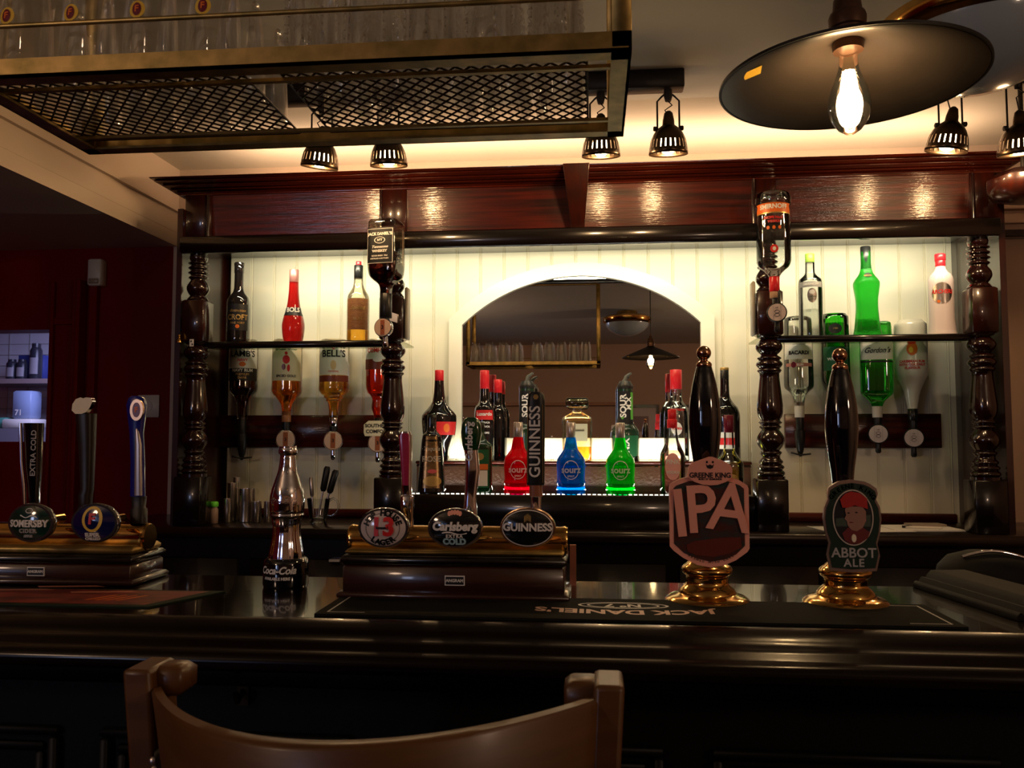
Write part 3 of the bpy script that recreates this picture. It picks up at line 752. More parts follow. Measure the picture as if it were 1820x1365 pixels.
inverted('whisky_bottle', 'upturned whisky bottle with a white label and ridged neck, third optic from left', 593, YO, 742,
       [(742,9),(728,9),(714,11),(713,14),(709,14),(707,18),(703,18),(701,22),(694,27),(684,27),(616,26.5),(608,26),(604,23)], AMBERG, lb, (L_GOLD, 740, 668), [(758, 742, 7.5, CHROME)], disc=(783, True, False))
def lb(mb, pr, Z, s):
    wrap(mb, pr, Z(640), Z(612), LABELW, 2.6); wrap(mb, pr, Z(658), Z(640), pbr('label_maroon', (.22, .04, .02), .4), 2.6)
    mb.text('COMFORT', .030, (0, 0, Z(625)), PRINTR, .0009, warp=onto(pr, eps=.0012)); patch(mb, pr, -.002, Z(641), .020, .010, LABELW)
t = inverted('liqueur_bottle', 'upturned orange-red liqueur bottle half hidden behind the second turned post', 672, YO, 745,
       [(745,7),(738,8),(725,12),(712,11),(705,13),(697,20),(684,23),(616,23),(608,22),(604,20)], AMBERG, lb, (L_ORR, 742, 655), disc=(787, True, False))
s = S(672, 700, YO)
mb = MB(); mb.prism([(-22*s, -30*s), (22*s, -30*s), (24*s, -24*s), (24*s, -10*s), (16*s, -3*s), (-16*s, -3*s), (-24*s, -10*s), (-24*s, -24*s)], -.030, -.022, LABELC)
mb.text('SOUTHERN', .020, (0, -.0305, -12*s), PRINTK, .0006); mb.text('COMFORT', .020, (0, -.0305, -22*s), PRINTK, .0006)
o = mb.build('name_plate', t)
# right rail
def lb(mb, pr, Z, s):
    wrap(mb, pr, Z(640), Z(600), LABELW, 2.4); wrap(mb, pr, Z(653), Z(647), pbr('print_pink', (.65, .25, .22), .5), 2.0)
    mb.text('carta blanca', .010, (0, 0, Z(613)), PRINTK, warp=onto(pr, eps=.0012)); mb.text('BACARDI', .020, (0, 0, Z(629)), PRINTK, .0008, warp=onto(pr, eps=.0012))
    patch(mb, pr, -.022, Z(650), .010, .012, CAPD); mb.text('RUM', .012, (.004, 0, Z(650)), PRINTW, .0004, warp=onto(pr, eps=.0014))
inverted('white_rum_bottle', 'upturned clear white rum bottle with a white label, leftmost on the right rail', 1421, YO, 735,
       [(735,8),(712,9),(704,11),(697,16),(690,24),(680,25.5),(640,25),(575,24),(566,23),(563,19)], GLASS, lb, (L_CLR, 730, 652), [(742, 715, 8.5, CAPW)], disc=(775, False, False))
def lb(mb, pr, Z, s):
    patch(mb, pr, .0, Z(586), .026, .020, PRINTK); mb.text('1780', .010, (0, 0, Z(586)), PRINTT, warp=onto(pr, eps=.0018))
    wrap(mb, pr, Z(660), Z(618), PRINTN, 2.0); mb.text('WHISKEY', .016, (0, 0, Z(640)), PRINTW, .0005, warp=onto(pr, eps=.0014))
inverted('whiskey_bottle', 'upturned green whiskey bottle mostly behind the right hand pump handle', 1487, YO, 738,
       [(738,8),(712,9),(700,13),(690,20),(676,24.5),(640,24.5),(580,24),(563,23.5),(558,20)], clear_glass('green_glass2', (.18,.75,.12)), lb, (L_GIN, 734, 575), [(748, 722, 8.5, CAPW)], disc=(776, True, True))
def lb(mb, pr, Z, s):
    wrap(mb, pr, Z(641), Z(598), LABELW, 1.9, n=5); mb.text("Gordon's", .040, (0, 0, Z(625)), PRINTK, .0004, .45, warp=onto(pr, 5, .0014)); patch(mb, pr, 0, Z(609), .006, .007, PRINTK, n=5)
    wrap(mb, pr, Z(646), Z(643), PRINTK, 1.9, n=5)
GING = clear_glass('gin_green_glass', (.14, .66, .15), .7)
inverted('gin_bottle', 'upturned square green gin bottle with a cream label on the right rail', 1559, YO, 722,
       [(722,9),(714,12),(709,17),(700,26),(690,27),(640,27),(582,26),(575,25),(573,22)], GING, lb, None, [(742, 721, 8.5, CAPW)], disc=(771, True, True), n=5.0)
def lb(mb, pr, Z, s):
    patch(mb, pr, 0, Z(622), .020, .026, PRINTO); patch(mb, pr, .0, Z(611), .016, .006, PRINTR, .0016); patch(mb, pr, -.004, Z(624), .008, .012, PRINTY, .0018)
    mb.text('CARIBBEAN RUM\nWITH COCONUT\nFLAVOUR', .013, (0, 0, Z(650)), PRINTR, .0004, warp=onto(pr, eps=.0012))
GMLK = pbr('milky_glass', (.72, .70, .60), .22, coat=.6, sss=.3)
inverted('coconut_rum_bottle', 'upturned milky white coconut rum bottle, rightmost on the right rail', 1622, YO, 728,
       [(728,8),(715,10),(695,14),(680,20),(668,26),(655,28),(640,28),(585,27.5),(575,26),(569,20)], GMLK, lb, None, [(748, 726, 8.5, CAPK)], disc=(778, True, True))
# --- upturned bottles on the posts
YPB = 3.045
def lb(mb, pr, Z, s):
    wrap(mb, pr, Z(472), Z(408), PRINTK, 1.55, n=6)
    wf = onto(pr, 6, .0016)
    mb.text('JACK DANIEL\'S', .0170, (0, 0, Z(420)), PRINTW, .0007, warp=wf); mb.text('Nº7', .012, (0, 0, Z(431)), PRINTW, .0005, warp=wf)
    mb.text('Tennessee', .014, (0, 0, Z(443)), PRINTW, .0003, .3, warp=wf); mb.text('WHISKEY', .013, (0, 0, Z(450.5)), PRINTW, .0005, warp=wf)
    mb.text('SOUR MASH  70cl', .0075, (0, 0, Z(459)), PRINTW, .0002, warp=wf); mb.text('DISTILLED & BOTTLED', .0065, (0, 0, Z(464)), PRINTW, .0002, warp=wf)
    for a in range(24):
        t0, t1 = 2*PI*a/24, 2*PI*(a+1)/24
        q = [wf(r*1.0*math.cos(u)*.021, Z(431)+r*math.sin(u)*.0125) for u in (t0, t1) for r in (1, .86)]
        mb.add(q, [(0, 1, 3, 2)], PRINTW)
    for x0, x1, z0, z1 in ((-.044, .044, 472, 471.4), (-.044, .044, 411, 410.4), (-.044, -.0428, 471, 411), (.0428, .044, 471, 411)):
        q = [wf(x, Z(z)) for z in (z0, z1) for x in (x0, x1)]
        mb.add([wf(x0+(x1-x0)*i/8, Z(z)) for z in (z0, z1) for i in range(9)], [(i, i+1, i+10, i+9) for i in range(8)], PRINTW)
t = inverted('whiskey_bottle', 'upturned square whiskey bottle with a black label on the second turned post', 686, YPB, 524,
       [(524,9),(512,9.5),(505,12),(498,20),(492,25),(484,27),(470,28),(405,27.5),(396,27),(391,24),(389,18)], AMBERG, lb, (L_RUM, 522, 470), [(566, 522, 11, BLKPLAST)], disc=(584, True, False), n=6, rz=math.radians(-22))
t['label'] = 'upturned square whiskey bottle with a black label on the second turned post'
def lb(mb, pr, Z, s):
    wrap(mb, pr, Z(381), Z(364), PRINTO, 2.5); mb.text('SMIRNOFF', .024, (0, 0, Z(371)), PRINTW, .0010, warp=onto(pr, eps=.0014)); wrap(mb, pr, Z(383), Z(381), PRINTT, 2.5)
    mb.text('RECIPE No.21', .012, (0, 0, Z(391)), PRINTR, .0006, warp=onto(pr, eps=.0012)); mb.text('VODKA', .012, (0, 0, Z(398)), PRINTR, .0006, warp=onto(pr, eps=.0012))
    for q in (-.02, 0, .02): patch(mb, pr, q, Z(409), .0055, .0065, PRINTO)
    patch(mb, pr, 0, Z(447), .014, .014, PRINTR); patch(mb, pr, 0, Z(447), .006, .007, PRINTW, .0016)
inverted('vodka_bottle', 'upturned clear vodka bottle with an orange-red label band on the third turned post', 1376, YPB, 492,
       [(492,10),(489,11),(482,17),(474,26),(466,29.5),(455,30),(420,30),(375,29),(366,28),(362,31),(352,32),(343,29),(340,24)], GLASS, lb, None, [(519, 492, 9, CAPR), (531, 519, 8.5, pbr('cork', (.45, .28, .18), .7))], disc=(558, True, True, 3))
# --- rear step
YR, YF = 3.43, 3.225
def B(*a, **k): return bottle(*a, **k)
def lb(mb, pr, Z, s):
    wrap(mb, pr, Z(772), Z(749), PRINTR, 1.9, rot=.35); patch(mb, pr, .035, Z(760), .014, .018, PRINTO)
bottle('coffee_liqueur_bottle', 'bulbous black liqueur bottle with a red cap and red ribbon label', 780, YR, ZS2, 817,
       [(817,16),(812,18),(795,20),(775,28),(755,30.5),(742,31),(735,29),(722,18),(712,12),(695,9.5),(676,8.5)], GBLK, [(678, 657, 8, CAPR)], lb)
def lb(mb, pr, Z, s):
    wrap(mb, pr, Z(745), Z(728), PRINTR, 1.9); mb.text('Luxardo', .020, (0, 0, Z(735)), PRINTW, .0006, warp=onto(pr, eps=.0014))
    for q in (750, 757, 768): mb.text('SAMBUCA' if q != 768 else 'LIQUORE', .010, (0, 0, Z(q)), PRINTW, .0003, warp=onto(pr, eps=.0014))
for px, yy, lab in ((861, YR-.0, 'black bottle with a tall red cap, front one of a pair left of the mirror'),):
    bottle('sambuca_bottle', lab, px, yy-.015, ZS2, 817, [(817,17),(815,18),(760,18),(735,18),(722,16),(715,11),(708,8.5),(688,8)], GBLK, [(690, 657, 8.3, CAPR)], lb)
bottle('sambuca_bottle', 'black bottle with a tall red cap, half hidden rear one of a pair', 885, 3.480, ZS2, 811,
       [(811,15),(809,16),(760,16),(735,16),(722,14),(715,9),(708,7.5),(688,7.3)], GBLK, [(692, 668, 7.5, CAPR)])
MIXG = pbr('mixer_label_green', (.10, .35, .04), .4)
def lbA(mb, pr, Z, s):
    wrap(mb, pr, Z(752), Z(694), PRINTK, 2.4)
    mb.text('SOUR', .036, (-.008, 0, Z(720)), PRINTW, .0012, rot=PI/2, warp=onto(pr, eps=.0014)); mb.text('MIX', .030, (.016, 0, Z(716)), PRINTW, .0010, rot=PI/2, warp=onto(pr, eps=.0014))
def spout(t, px, s, Z):
    mb = MB(); mb.lathe([(Z(690), 14*s), (Z(686), 14.5*s), (Z(682), 13*s), (Z(676), 10*s)], BLKPLAST, 24)
    mb.tube([(0, 0, Z(678)), (2*s, 0, Z(668)), (8*s, 0, Z(663)), (11*s, -.003, Z(662))], [4.5*s, 3.5*s, 2.2*s, 1.8*s], pbr('grey_spout', (.10, .11, .10), .35), 12)
    mb.build('pourer', t)
for px, lab, gre in ((937, 'black sour mix bottle with a pourer, half behind the tall black beer handle', False), (1112, 'black and green sour mix bottle with a pourer, right of the decanter', True)):
    def lb(mb, pr, Z, s):
        lbA(mb, pr, Z, s)
        if gre: wrap(mb, pr, Z(745), Z(696), MIXG, .5, .0009, rot=.95); wrap(mb, pr, Z(808), Z(772), PRINTN, 2.2); mb.text('MIX', .034, (.004, 0, Z(790)), PRINTW, .0012, rot=PI/2, warp=onto(pr, eps=.0014)); patch(mb, pr, -.012, Z(741), .006, .006, MIXG, .0016)
    t = bottle('sour_mix_bottle', lab, px, YR, ZS2, 817, [(817,23),(815,24.5),(775,24.5),(762,23),(752,15.5),(740,14),(700,14),(690,14)], pbr('dark_plastic_green', (.012, .035, .018), .2, coat=.4), [], lb)
    spout(t, px, S(px, 700, YR), lambda py, s=S(px, 700, YR): (817-py)*s)
# square decanter
def lb(mb, pr, Z, s):
    wrap(mb, pr, Z(780), Z(750), pbr('label_pale', (.55, .52, .36), .45), 1.2, n=6); mb.text('DISARONNO', .009, (0, 0, Z(762)), PRINTK, .0002, warp=onto(pr, 6, .0014))
t = bottle('amaretto_decanter', 'square glass decanter bottle with a flat block stopper and a little amber liqueur', 1026, YR, ZS2, 815,
       [(815,24),(812,26),(745,26.5),(739,25),(734,18),(729,9),(722,8)], AMBERG, [], lb, (L_AMB, 813, 790), n=6)
s = S(1026, 700, YR); mb = MB(); mb.box(-20*s, 20*s, -.026, .026, (815-721)*s, (815-704)*s, clear_glass('stopper_glass', (.55, .52, .38)), bev=.008); mb.build('stopper', t)
def lb(mb, pr, Z, s):
    mb.text('COINTREAU', .012, (0, 0, Z(727)), PRINTR, .0004, warp=onto(pr, eps=.0012)); patch(mb, pr, .0, Z(760), .022, .026, LABELW)
    mb.text('VODKA', .012, (0, 0, Z(760)), PRINTR, .0005, warp=onto(pr, eps=.0016))
bottle('vodka_bottle', 'clear spirit bottle with a large pinkish red cap beside the mirror', 1203, YR, ZS2, 817,
       [(817,21),(815,22),(760,22),(730,21),(720,18),(711,12),(703,10),(688,10)], GLASS, [(690, 655, 10.5, CAPR)], lb, (L_CLR, 815, 745))
def lb(mb, pr, Z, s):
    wrap(mb, pr, Z(795), Z(766), LABELW, 1.8, rot=-.3); wrap(mb, pr, Z(788), Z(776), PRINTR, 1.8, .0012, rot=-.3)
bottle('cream_liqueur_bottle', 'black bottle with a gold topped cap behind the left hand pump handle', 1290, YR, ZS2, 817,
       [(817,25),(815,26),(760,26),(735,26),(722,22),(712,14),(703,9),(690,8),(665,7.5)], GBLK, [(690, 655, 7.6, CAPK), (656, 651, 7.8, PRINTT)], lb)
# --- front step
def lb(mb, pr, Z, s):
    wrap(mb, pr, Z(868), Z(778), pbr('bronze_label', (.42, .26, .12), .25, .7, noise=((60, 60, 60), .8, (.12, .07, .03))), 1.15, n=3); mb.text('ROSE', .030, (0, 0, Z(818)), PRINTG, .0006, warp=onto(pr, 3, .0014)); mb.text('Tequila', .024, (0, 0, Z(800)), PRINTG, .0004, .3, warp=onto(pr, 3, .0014))
    patch(mb, pr, .004, Z(839), .018, .008, pbr('print_rose', (.6, .10, .12), .5), n=3); patch(mb, pr, .004, Z(856), .034, .020, PRINTT, n=3)
bottle('tequila_liqueur_bottle', 'black flared bottle with a bronze label at the left end of the step', 767, YF, ZS1, 878,
       [(878,24.5),(874,25),(830,22),(785,18),(776,16),(770,10),(765,8),(745,7.5)], GBLK, [(768, 740, 8, CAPK)], lb, n=3)
def lb(mb, pr, Z, s):
    wrap(mb, pr, Z(866), Z(800), PRINTN, 1.25, n=6); wrap(mb, pr, Z(863), Z(836), PRINTW, 1.1, .0010, n=6); wrap(mb, pr, Z(835), Z(825), PRINTO, 1.15, .0012, n=6); patch(mb, pr, 0, Z(812), .016, .014, PRINTT, n=6)
bottle('herbal_liqueur_bottle', 'square dark green herbal liqueur bottle behind the green beer handle', 853, YF+.01, ZS1, 877,
       [(877,21),(875,22),(800,22),(792,21),(785,14),(778,9),(765,8)], GDGR, [(768, 752, 8, CAPK)], lb, n=6)
for px, c, lab in ((921, (1.0, .0, .008), 'red bottle of sour liqueur left of the tall black beer handle'), (1015, (.0, .15, 1.0), 'blue bottle of sour liqueur in the middle of the lit step'), (1103, (.0, .90, .01), 'green bottle of sour liqueur right of the blue one')):
    nm = ['red', 'blue', 'green'][c.index(max(c))]
    LQ = pbr('sour_liquid_'+nm, tuple(min(1, q) for q in c), .08, trans=.45, ior=1.15, coat=.25)
    PAL = pbr('sour_print_'+nm, tuple(.55+.4*q for q in c), .5)
    def lb(mb, pr, Z, s):
        wf = onto(pr, eps=.0014)
        mb.text('sourz', .034, (0, 0, Z(834)), PAL, .0010, warp=wf)
        for a in range(40):
            t0, t1 = 2*PI*a/40, 2*PI*(a+1)/40
            q = [wf(r*math.cos(u)*.031, Z(834)+r*math.sin(u)*.036) for u in (t0, t1) for r in (1, .91)]
            mb.add(q, [(0, 1, 3, 2)], PAL)
        mb.text('SPIRIT', .010, (0, 0, Z(845)), PAL, .0003, warp=wf)
    bottle('sour_liqueur_bottle', lab, px, YF, ZS1, 877,
       [(877,24),(875,25.5),(866,25.5),(862,24.5),(857,26),(852,24.5),(825,25.5),(815,24),(806,18),(798,12.5),(785,10),(776,8.2)], LQ, [(778, 751, 8.4, CAPS)], lb, group='sour liqueur bottles on the lit step')
def lb(mb, pr, Z, s):
    patch(mb, pr, 0, Z(828), .030, .050, pbr('label_rose', (.85, .42, .40), .45)); mb.text('PINK', .024, (0, 0, Z(820)), PRINTW, .0006, warp=onto(pr, eps=.0018)); mb.text('VODKA', .014, (0, 0, Z(838)), PRINTW, .0004, warp=onto(pr, eps=.0018))
bottle('pink_spirit_bottle', 'clear bottle with a red cap and pink label beside the copper pump clip', 1196, YF, ZS1, 878,
       [(878,20),(876,21.5),(840,22),(815,22),(805,21),(795,16),(782,11),(770,9),(758,8.5)], GLASS, [(761, 745, 9, CAPR), (745, 728, 7.5, CAPR)], lb, (L_PNK, 876, 800))
def lb(mb, pr, Z, s):
    patch(mb, pr, .01, Z(850), .024, .020, PRINTT)
bottle('yellow_liqueur_bottle', 'yellowish liqueur bottle with a dark red cap behind the copper pump clip', 1297, YF, ZS1, 878,
       [(878,22),(876,24),(835,25),(822,24),(812,17),(800,10),(785,8.5),(768,8)], GLASS, [(768, 737, 8.6, CAPD)], lb, (L_YEL, 876, 822))

# ================================================================== SMALL THINGS ON THE BACK COUNTER
G = 'steel spirit measures on the back counter'
for i, (px, top, hw, py0, yy, lab) in enumerate(((405, 886, 8, 930, 3.30, 'short steel measure next to the green capped jar'), (413, 858, 9, 926, 3.36, 'tall steel measure standing behind the short ones'),
        (420, 848, 6, 924, 3.42, 'narrow steel tube, tallest and rearmost of the measures'), (436, 868, 11, 929, 3.32, 'stack of steel measures in the middle of the row'),
        (446, 868, 8, 926, 3.38, 'steel measure just right of the middle stack'), (456, 891, 9, 929, 3.31, 'squat steel measure left of the last one'), (476, 891, 7, 929, 3.31, 'squat steel measure nearest the chrome bottle tap'))):
    s = S(px, 900, yy); zt = P(px, top, yy).z-ZC; r = hw*s
    mb = MB(); mb.lathe([(0, r*.9), (.002, r), (zt*.5, r*.98), (zt*.52, r*1.02), (zt, r), (zt, r*.9), (zt*.9, r*.88), (.004, r*.8), (.004, 0.0005)], STEEL, 24)
    o = mb.build('spirit_measure'); o.location = (P(px, 900, yy).x, yy, ZC); tag(o, lab, 'measure', G)
t = thing('seasoning_jar', 'small clear jar with a bright green cap at the left of the measures', 'jar', (P(381, 900, 3.25).x, 3.25, ZC))
mb = MB(); mb.lathe([(0, .014), (.002, .016), (.055, .016), (.06, .012), (.07, .012)], pbr('jar_pale', (.55, .38, .32), .2, trans=.4), 24); mb.build('jar_body', t)
mb = MB(); mb.lathe([(.066, .015), (.068, .016), (.082, .016), (.086, .012)], pbr('cap_lime', (.15, .75, .06), .4), 24); mb.build('cap', t)
t = thing('glass_jug', 'clear glass jug with a handle holding bar tools on the back counter', 'jug', (P(566, 900, 3.28).x, 3.28, ZC))
mb = MB(); mb.lathe([(0, .030), (.004, .034), (.018, .030), (.022, .034), (.10, .046), (.10, .0435), (.026, .031), (.024, .001)], GLASS, 32, cap=False); mb.build('jug_body', t)
mb = MB(); mb.tube([(.042+.0, 0, .090), (.060, 0, .100), (.078, 0, .088), (.082, 0, .065), (.072, 0, .040), (.055, 0, .030), (.036, 0, .032)], .0045, GLASS, 10); mb.build('handle', t)
for (ax, lean_, mat, L_, rr, nm, lab) in ((-.020, -.10, STEEL, .155, .008, 'peeler', 'steel tube handled tool leaning left in the glass jug'), (.0, .16, BLKPLAST, .20, .013, 'bar_knife', 'black handled bar tool standing in the glass jug'), (.016, .28, BLKPLAST, .19, .013, 'corkscrew', 'black handled tool leaning right in the glass jug')):
    mb = MB(); d = Vector((lean_, .05, 1)).normalized(); b = Vector((ax, 0, .028))
    mb.tube([b, b+d*L_*.5], .004, STEEL, 10); mb.tube([b+d*L_*.5, b+d*L_*.55, b+d*L_*.95, b+d*L_], [rr*.6, rr, rr, rr*.7], mat, 14)
    o = mb.build(nm); o.location = t.location; tag(o, lab, 'tool')
# papers and pen at the right
o = MB().box(-.16, .16, -.10, .10, 0, .002, PAPER, xf=Matrix.Rotation(.2, 4, 'Z')).build('paper_sheet'); o.location = (P(1530, 930, 3.26).x, 3.27, ZC); tag(o, 'white paper sheet lying on the back counter behind the right pump clip', 'paper')
t = thing('notepad', 'open white notepad on the back counter right of the round pump clip', 'notepad', (P(1650, 930, 3.24).x, 3.31, ZC), .08)
MB().box(-.13, .12, -.09, .10, 0, .005, PAPER).build('pages', t); MB().box(-.02, .11, .03, .10, .0055, .013, pbr('pad_cover', (.35, .27, .22), .6)).build('cover', t)
mb = MB(); mb.tube([(-.07, 0, 0), (-.066, 0, 0), (.055, -.02, 0), (.062, -.021, 0)], [.002, .004, .004, .0015], WHITEP, 10); mb.box(-.074, -.05, -.004, .004, -.003, .005, PRINTK)
o = mb.build('ballpoint_pen'); o.location = (P(1650, 928, 3.22).x, 3.27, ZC+.0105); tag(o, 'white ballpoint pen lying on the open notepad', 'pen')
# under counter odds
p = P(595, 996, yf+.04); MB().box(p.x-.02, p.x+.02, yf+.03-3.35, yf+.049-3.35, p.z-.004, p.z+.004, WHITEP).build('door_handle', ctr)

# ================================================================== SPOTLIGHTS
def spot_bar(label, lamps, bar, Y, zt):
    """lamps [(px, tilt)], bar (px0, px1)"""
    x0, x1 = P(bar[0], 150, Y).x, P(bar[1], 150, Y).x; xc = (x0+x1)/2
    t = thing('spotlight_bar', label, 'spotlight', (xc, Y, zt), 0, 'ceiling spotlight bars above the back bar')
    mb = MB(); mb.box(x0-xc, x1-xc, -.03, .03, -.062, 0, IRON, bev=.003); mb.build('mounting_bar', t)
    for px, tilt, pyb in lamps:
        x = P(px, 230, Y).x-xc; zb = P(px, pyb, Y).z-zt      # rim height
        mb = MB(); mb.lathe([(-.10, .010), (-.085, .014), (-.06, .014), (-.057, .018)], IRON, 16, cx=x)
        for sg in (-1, 1):
            mb.tube([(x, 0, -.066), (x+sg*.022, 0, -.085), (x+sg*.036, 0, -.10), (x+sg*.036, 0, zb+.085)], .0032, IRON, 8)
        mb.tube([(x, 0, -.10), (x+.012, -.01, -.118), (x-.012, -.012, -.135), (x+.004, 0, zb+.118)], .0022, BLKPLAST, 8)
        mb.build('lamp_bracket', t)
        M = Matrix.Translation((x, 0, zb+.085)) @ Matrix.Rotation(tilt, 4, 'Y') @ Matrix.Rotation(.17, 4, 'X') @ Matrix.Translation((0, 0, -.085))
        for sg in (-1, 1):
            kb = MB(); kb.lathe([(.034, .004), (.036, .008), (.048, .008), (.050, .005)], IRON, 14, xf=Matrix.Translation((x, 0, zb+.085)) @ Matrix.Rotation(sg*PI/2, 4, 'Y')); kb.build('knob', t)
        mb = MB()
        prof = [(.118, .006), (.112, .014), (.092, .019), (.080, .020), (.076, .026), (.068, .039), (.056, .049), (.038, .058), (.016, .063), (.008, .064), (.0, .064)]
        prof = [(z*1.2, q) for z, q in prof]
        mb.lathe(prof, BRONZE, 96, cap=False, xf=M, skip=lambda i, k: i == 7 and k % 4 == 0)
        sh = mb.build('lamp_shade', t, solid=.0012)
        mb = MB(); mb.ball((0, 0, .034), (.030, .030, .034), emit('spot_bulb', (1.0, .78, .48), 22.0), 20, 12, xf=M); mb.lathe([(.06, .016), (.10, .013)], IRON, 14, xf=M); mb.build('bulb', sh)
        p = Vector((xc, Y, zt)) + M @ Vector((0, 0, -.012))
        point_light('spot_bulb_light', p, 5.0, WARM, .020)
        for sg in (-1, 1):
            pass
YSP = 2.78
spot_bar('twin spotlight bar seen through the hanging glass rack, left one', [(572, .14, 297), (690, 0, 294)], (475, 735), YSP, CEZ)
spot_bar('twin spotlight bar above the middle of the back bar', [(1068, 0, 277), (1188, 0, 273)], (1040, 1215), YSP, CEZ)
spot_bar('twin spotlight bar at the right, partly behind the pendant shade', [(1690, .14, 268), (1812, -.05, 274)], (1668, 1850), YSP, CEZ)

# ================================================================== PENDANT
YPD = 1.30
pc = P(1509, 150, YPD); 
t = thing('pendant_lamp', 'wide dark metal disc pendant lamp with a glowing filament bulb', 'lamp', (pc.x, YPD, pc.z))
R0 = .192
mb = MB()
o_prof = [(0, R0), (.002, R0+.002), (.006, R0), (.060, .060), (.070, .030), (.078, .022), (.078, .0)]
mb.lathe([(0, R0-.002), (0, R0+.001), (.004, R0+.001), (.064, .055), (.074, .030), (.084, .021)], SHADEOUT, 96, cap=False)
mb.build('shade', t)
mb = MB(); mb.lathe([(0.0005, R0-.003), (.0, R0-.004), (.056, .052), (.062, .034), (.066, .020)], SHADEIN, 96, cap=False)
mb.add([(-.168, -.030, .0083), (-.138, -.045, .0155), (-.133, -.008, .0193), (-.162, .004, .0118)], [(0, 1, 2, 3)], PRINTY, False)
mb.build('shade_lining', t)
mb = MB(); mb.lathe([(.052, .022), (.070, .024), (.086, .024), (.088, .027), (.104, .028), (.110, .026), (.112, .022), (.132, .020), (.138, .012), (.150, .010), (.152, .006), (.165, .005)], pbr('socket_brown', (.10, .05, .03), .35, .6), 28); mb.build('lamp_socket', t)
mb = MB(); mb.tube([(0, 0, .16), (0, 0, CEZ-pc.z)], .0035, BLKPLAST, 8); mb.lathe([(CEZ-pc.z-.035, .01), (CEZ-pc.z-.03, .045), (CEZ-pc.z-.001, .05)], BRASSOLD, 24); mb.build('cord', t)
bp = [(-.078, .001), (-.077, .007), (-.070, .017), (-.055, .027), (-.035, .031), (-.012, .028), (.012, .019), (.030, .014), (.050, .0135)]
mb = MB(); mb.lathe(smooth([(z, r) for z, r in bp]), clear_glass('bulb_glass', (1.0, .93, .8)), 32, cap=False); bulb = mb.build('bulb', t)
mb = MB()
for k in range(8):
    a = 2*PI*k/8; a2 = a+PI/8
    mb.tube([(.007*math.cos(a), .007*math.sin(a), .020), (.013*math.cos(a), .013*math.sin(a), -.02), (.015*math.cos(a2), .015*math.sin(a2), -.046), (.013*math.cos(a2+.3), .013*math.sin(a2+.3), -.02), (.007*math.cos(a2+.3), .007*math.sin(a2+.3), .020)], .0022, emit('filament', (1.0, .72, .36), 60.0), 6)
mb.build('filament', bulb)
point_light('pendant_bulb_light', (pc.x, YPD, pc.z-.02), 3.6, (1.0, .68, .38), .022)

# ================================================================== DOME LAMPS
OPAL = pbr('opal_glass', (.42, .50, .55), .18, coat=.8, sss=.2)
def dome(label, x, y, z, R):
    t = thing('dome_ceiling_lamp', label, 'lamp', (x, y, z), 0, 'opal dome ceiling lamps with brass rings')
    mb = MB(); mb.lathe([(.03, R*.80), (.05, R*.95), (.035, R*1.06), (.0, R*1.06), (-.012, R*1.0), (-.02, R*.96), (-.012, R*.92), (.0, R*.90)], BRASS, 64, cap=False); mb.build('brass_ring', t)
    mb = MB(); mb.lathe([(-.012, R*.96), (-.05, R*.92), (-.09, R*.75), (-.125, R*.45), (-.14, R*.15), (-.141, .001)], OPAL, 48, cap=False); mb.build('glass_bowl', t)
    for k in range(3):
        a = 2*PI*k/3+.5; mb = MB(); mb.ball((R*1.06*math.cos(a), R*1.06*math.sin(a), .012), .016, BRASS, 12, 8); mb.build('thumb_screw', t)
    mb = MB(); mb.lathe([(.0, R*.5), (CEZ-z-.001, R*.45)], BRASSOLD, 32); mb.build('ceiling_rose', t)
    return t
dp = P(1738, 62, 2.25); dome('large opal dome ceiling lamp with a brass ring behind the pendant', dp.x, 2.25, min(dp.z, CEZ-.09), .235)
dome('opal dome ceiling lamp behind the viewer, seen in the mirror', .33, -1.1, CEZ-.10, .22)

# ================================================================== HANGING GLASS RACK
YR0, YR1 = 1.05, 1.36
zr = P(1108, 243, YR1).z
rxr = P(1108, 250, YR1).x; rxl = P(158, 290, YR1).x
rk = thing('hanging_glass_rack', 'brass framed hanging rack with wire lattice shelf above the bar', 'rack', ((rxl+rxr)/2, (YR0+YR1)/2, zr))
cx, cy = (rxl+rxr)/2, (YR0+YR1)/2; hx, hy = (rxr-rxl)/2, (YR1-YR0)/2; th = .026; zt_ = .60
for z0, nm in ((0, 'lower_frame'), (zt_, 'upper_frame')):
    mb = MB(); mb.box(-hx, hx, -hy, -hy+.004, z0, z0+th, BRASSOLD); mb.box(-hx, hx, -hy, -hy+th, z0, z0+.004, BRASSOLD)
    mb.box(-hx, hx, hy-.004, hy, z0, z0+th, BRASSOLD); mb.box(-hx, hx, hy-th, hy, z0, z0+.004, BRASSOLD)
    mb.box(-hx, -hx+.004, -hy, hy, z0, z0+th, BRASSOLD); mb.box(-hx, -hx+th, -hy, hy, z0, z0+.004, BRASSOLD)
    mb.box(hx-.004, hx, -hy, hy, z0, z0+th, BRASSOLD); mb.box(hx-th, hx, -hy, hy, z0, z0+.004, BRASSOLD)
    mb.build(nm, rk)
for sx_ in (-1, 1):
    for sy_ in (-1, 1):
        mb = MB(); xx = sx_*(hx-th/2); yy = sy_*(hy-th/2)
        mb.box(xx-th/2, xx+th/2, yy-th/2, yy+th/2, .004, zt_, BRASSOLD, bev=.002); mb.box(xx-.006, xx+.006, yy-.006, yy+.006, zt_, CEZ-zr, BRASSOLD); mb.build('post', rk)
mb = MB(); mb.tube([(-hx, -hy+.006, .075), (hx-th, -hy+.006, .075)], .0035, BRASSOLD, 8); mb.build('guard_rail', rk)
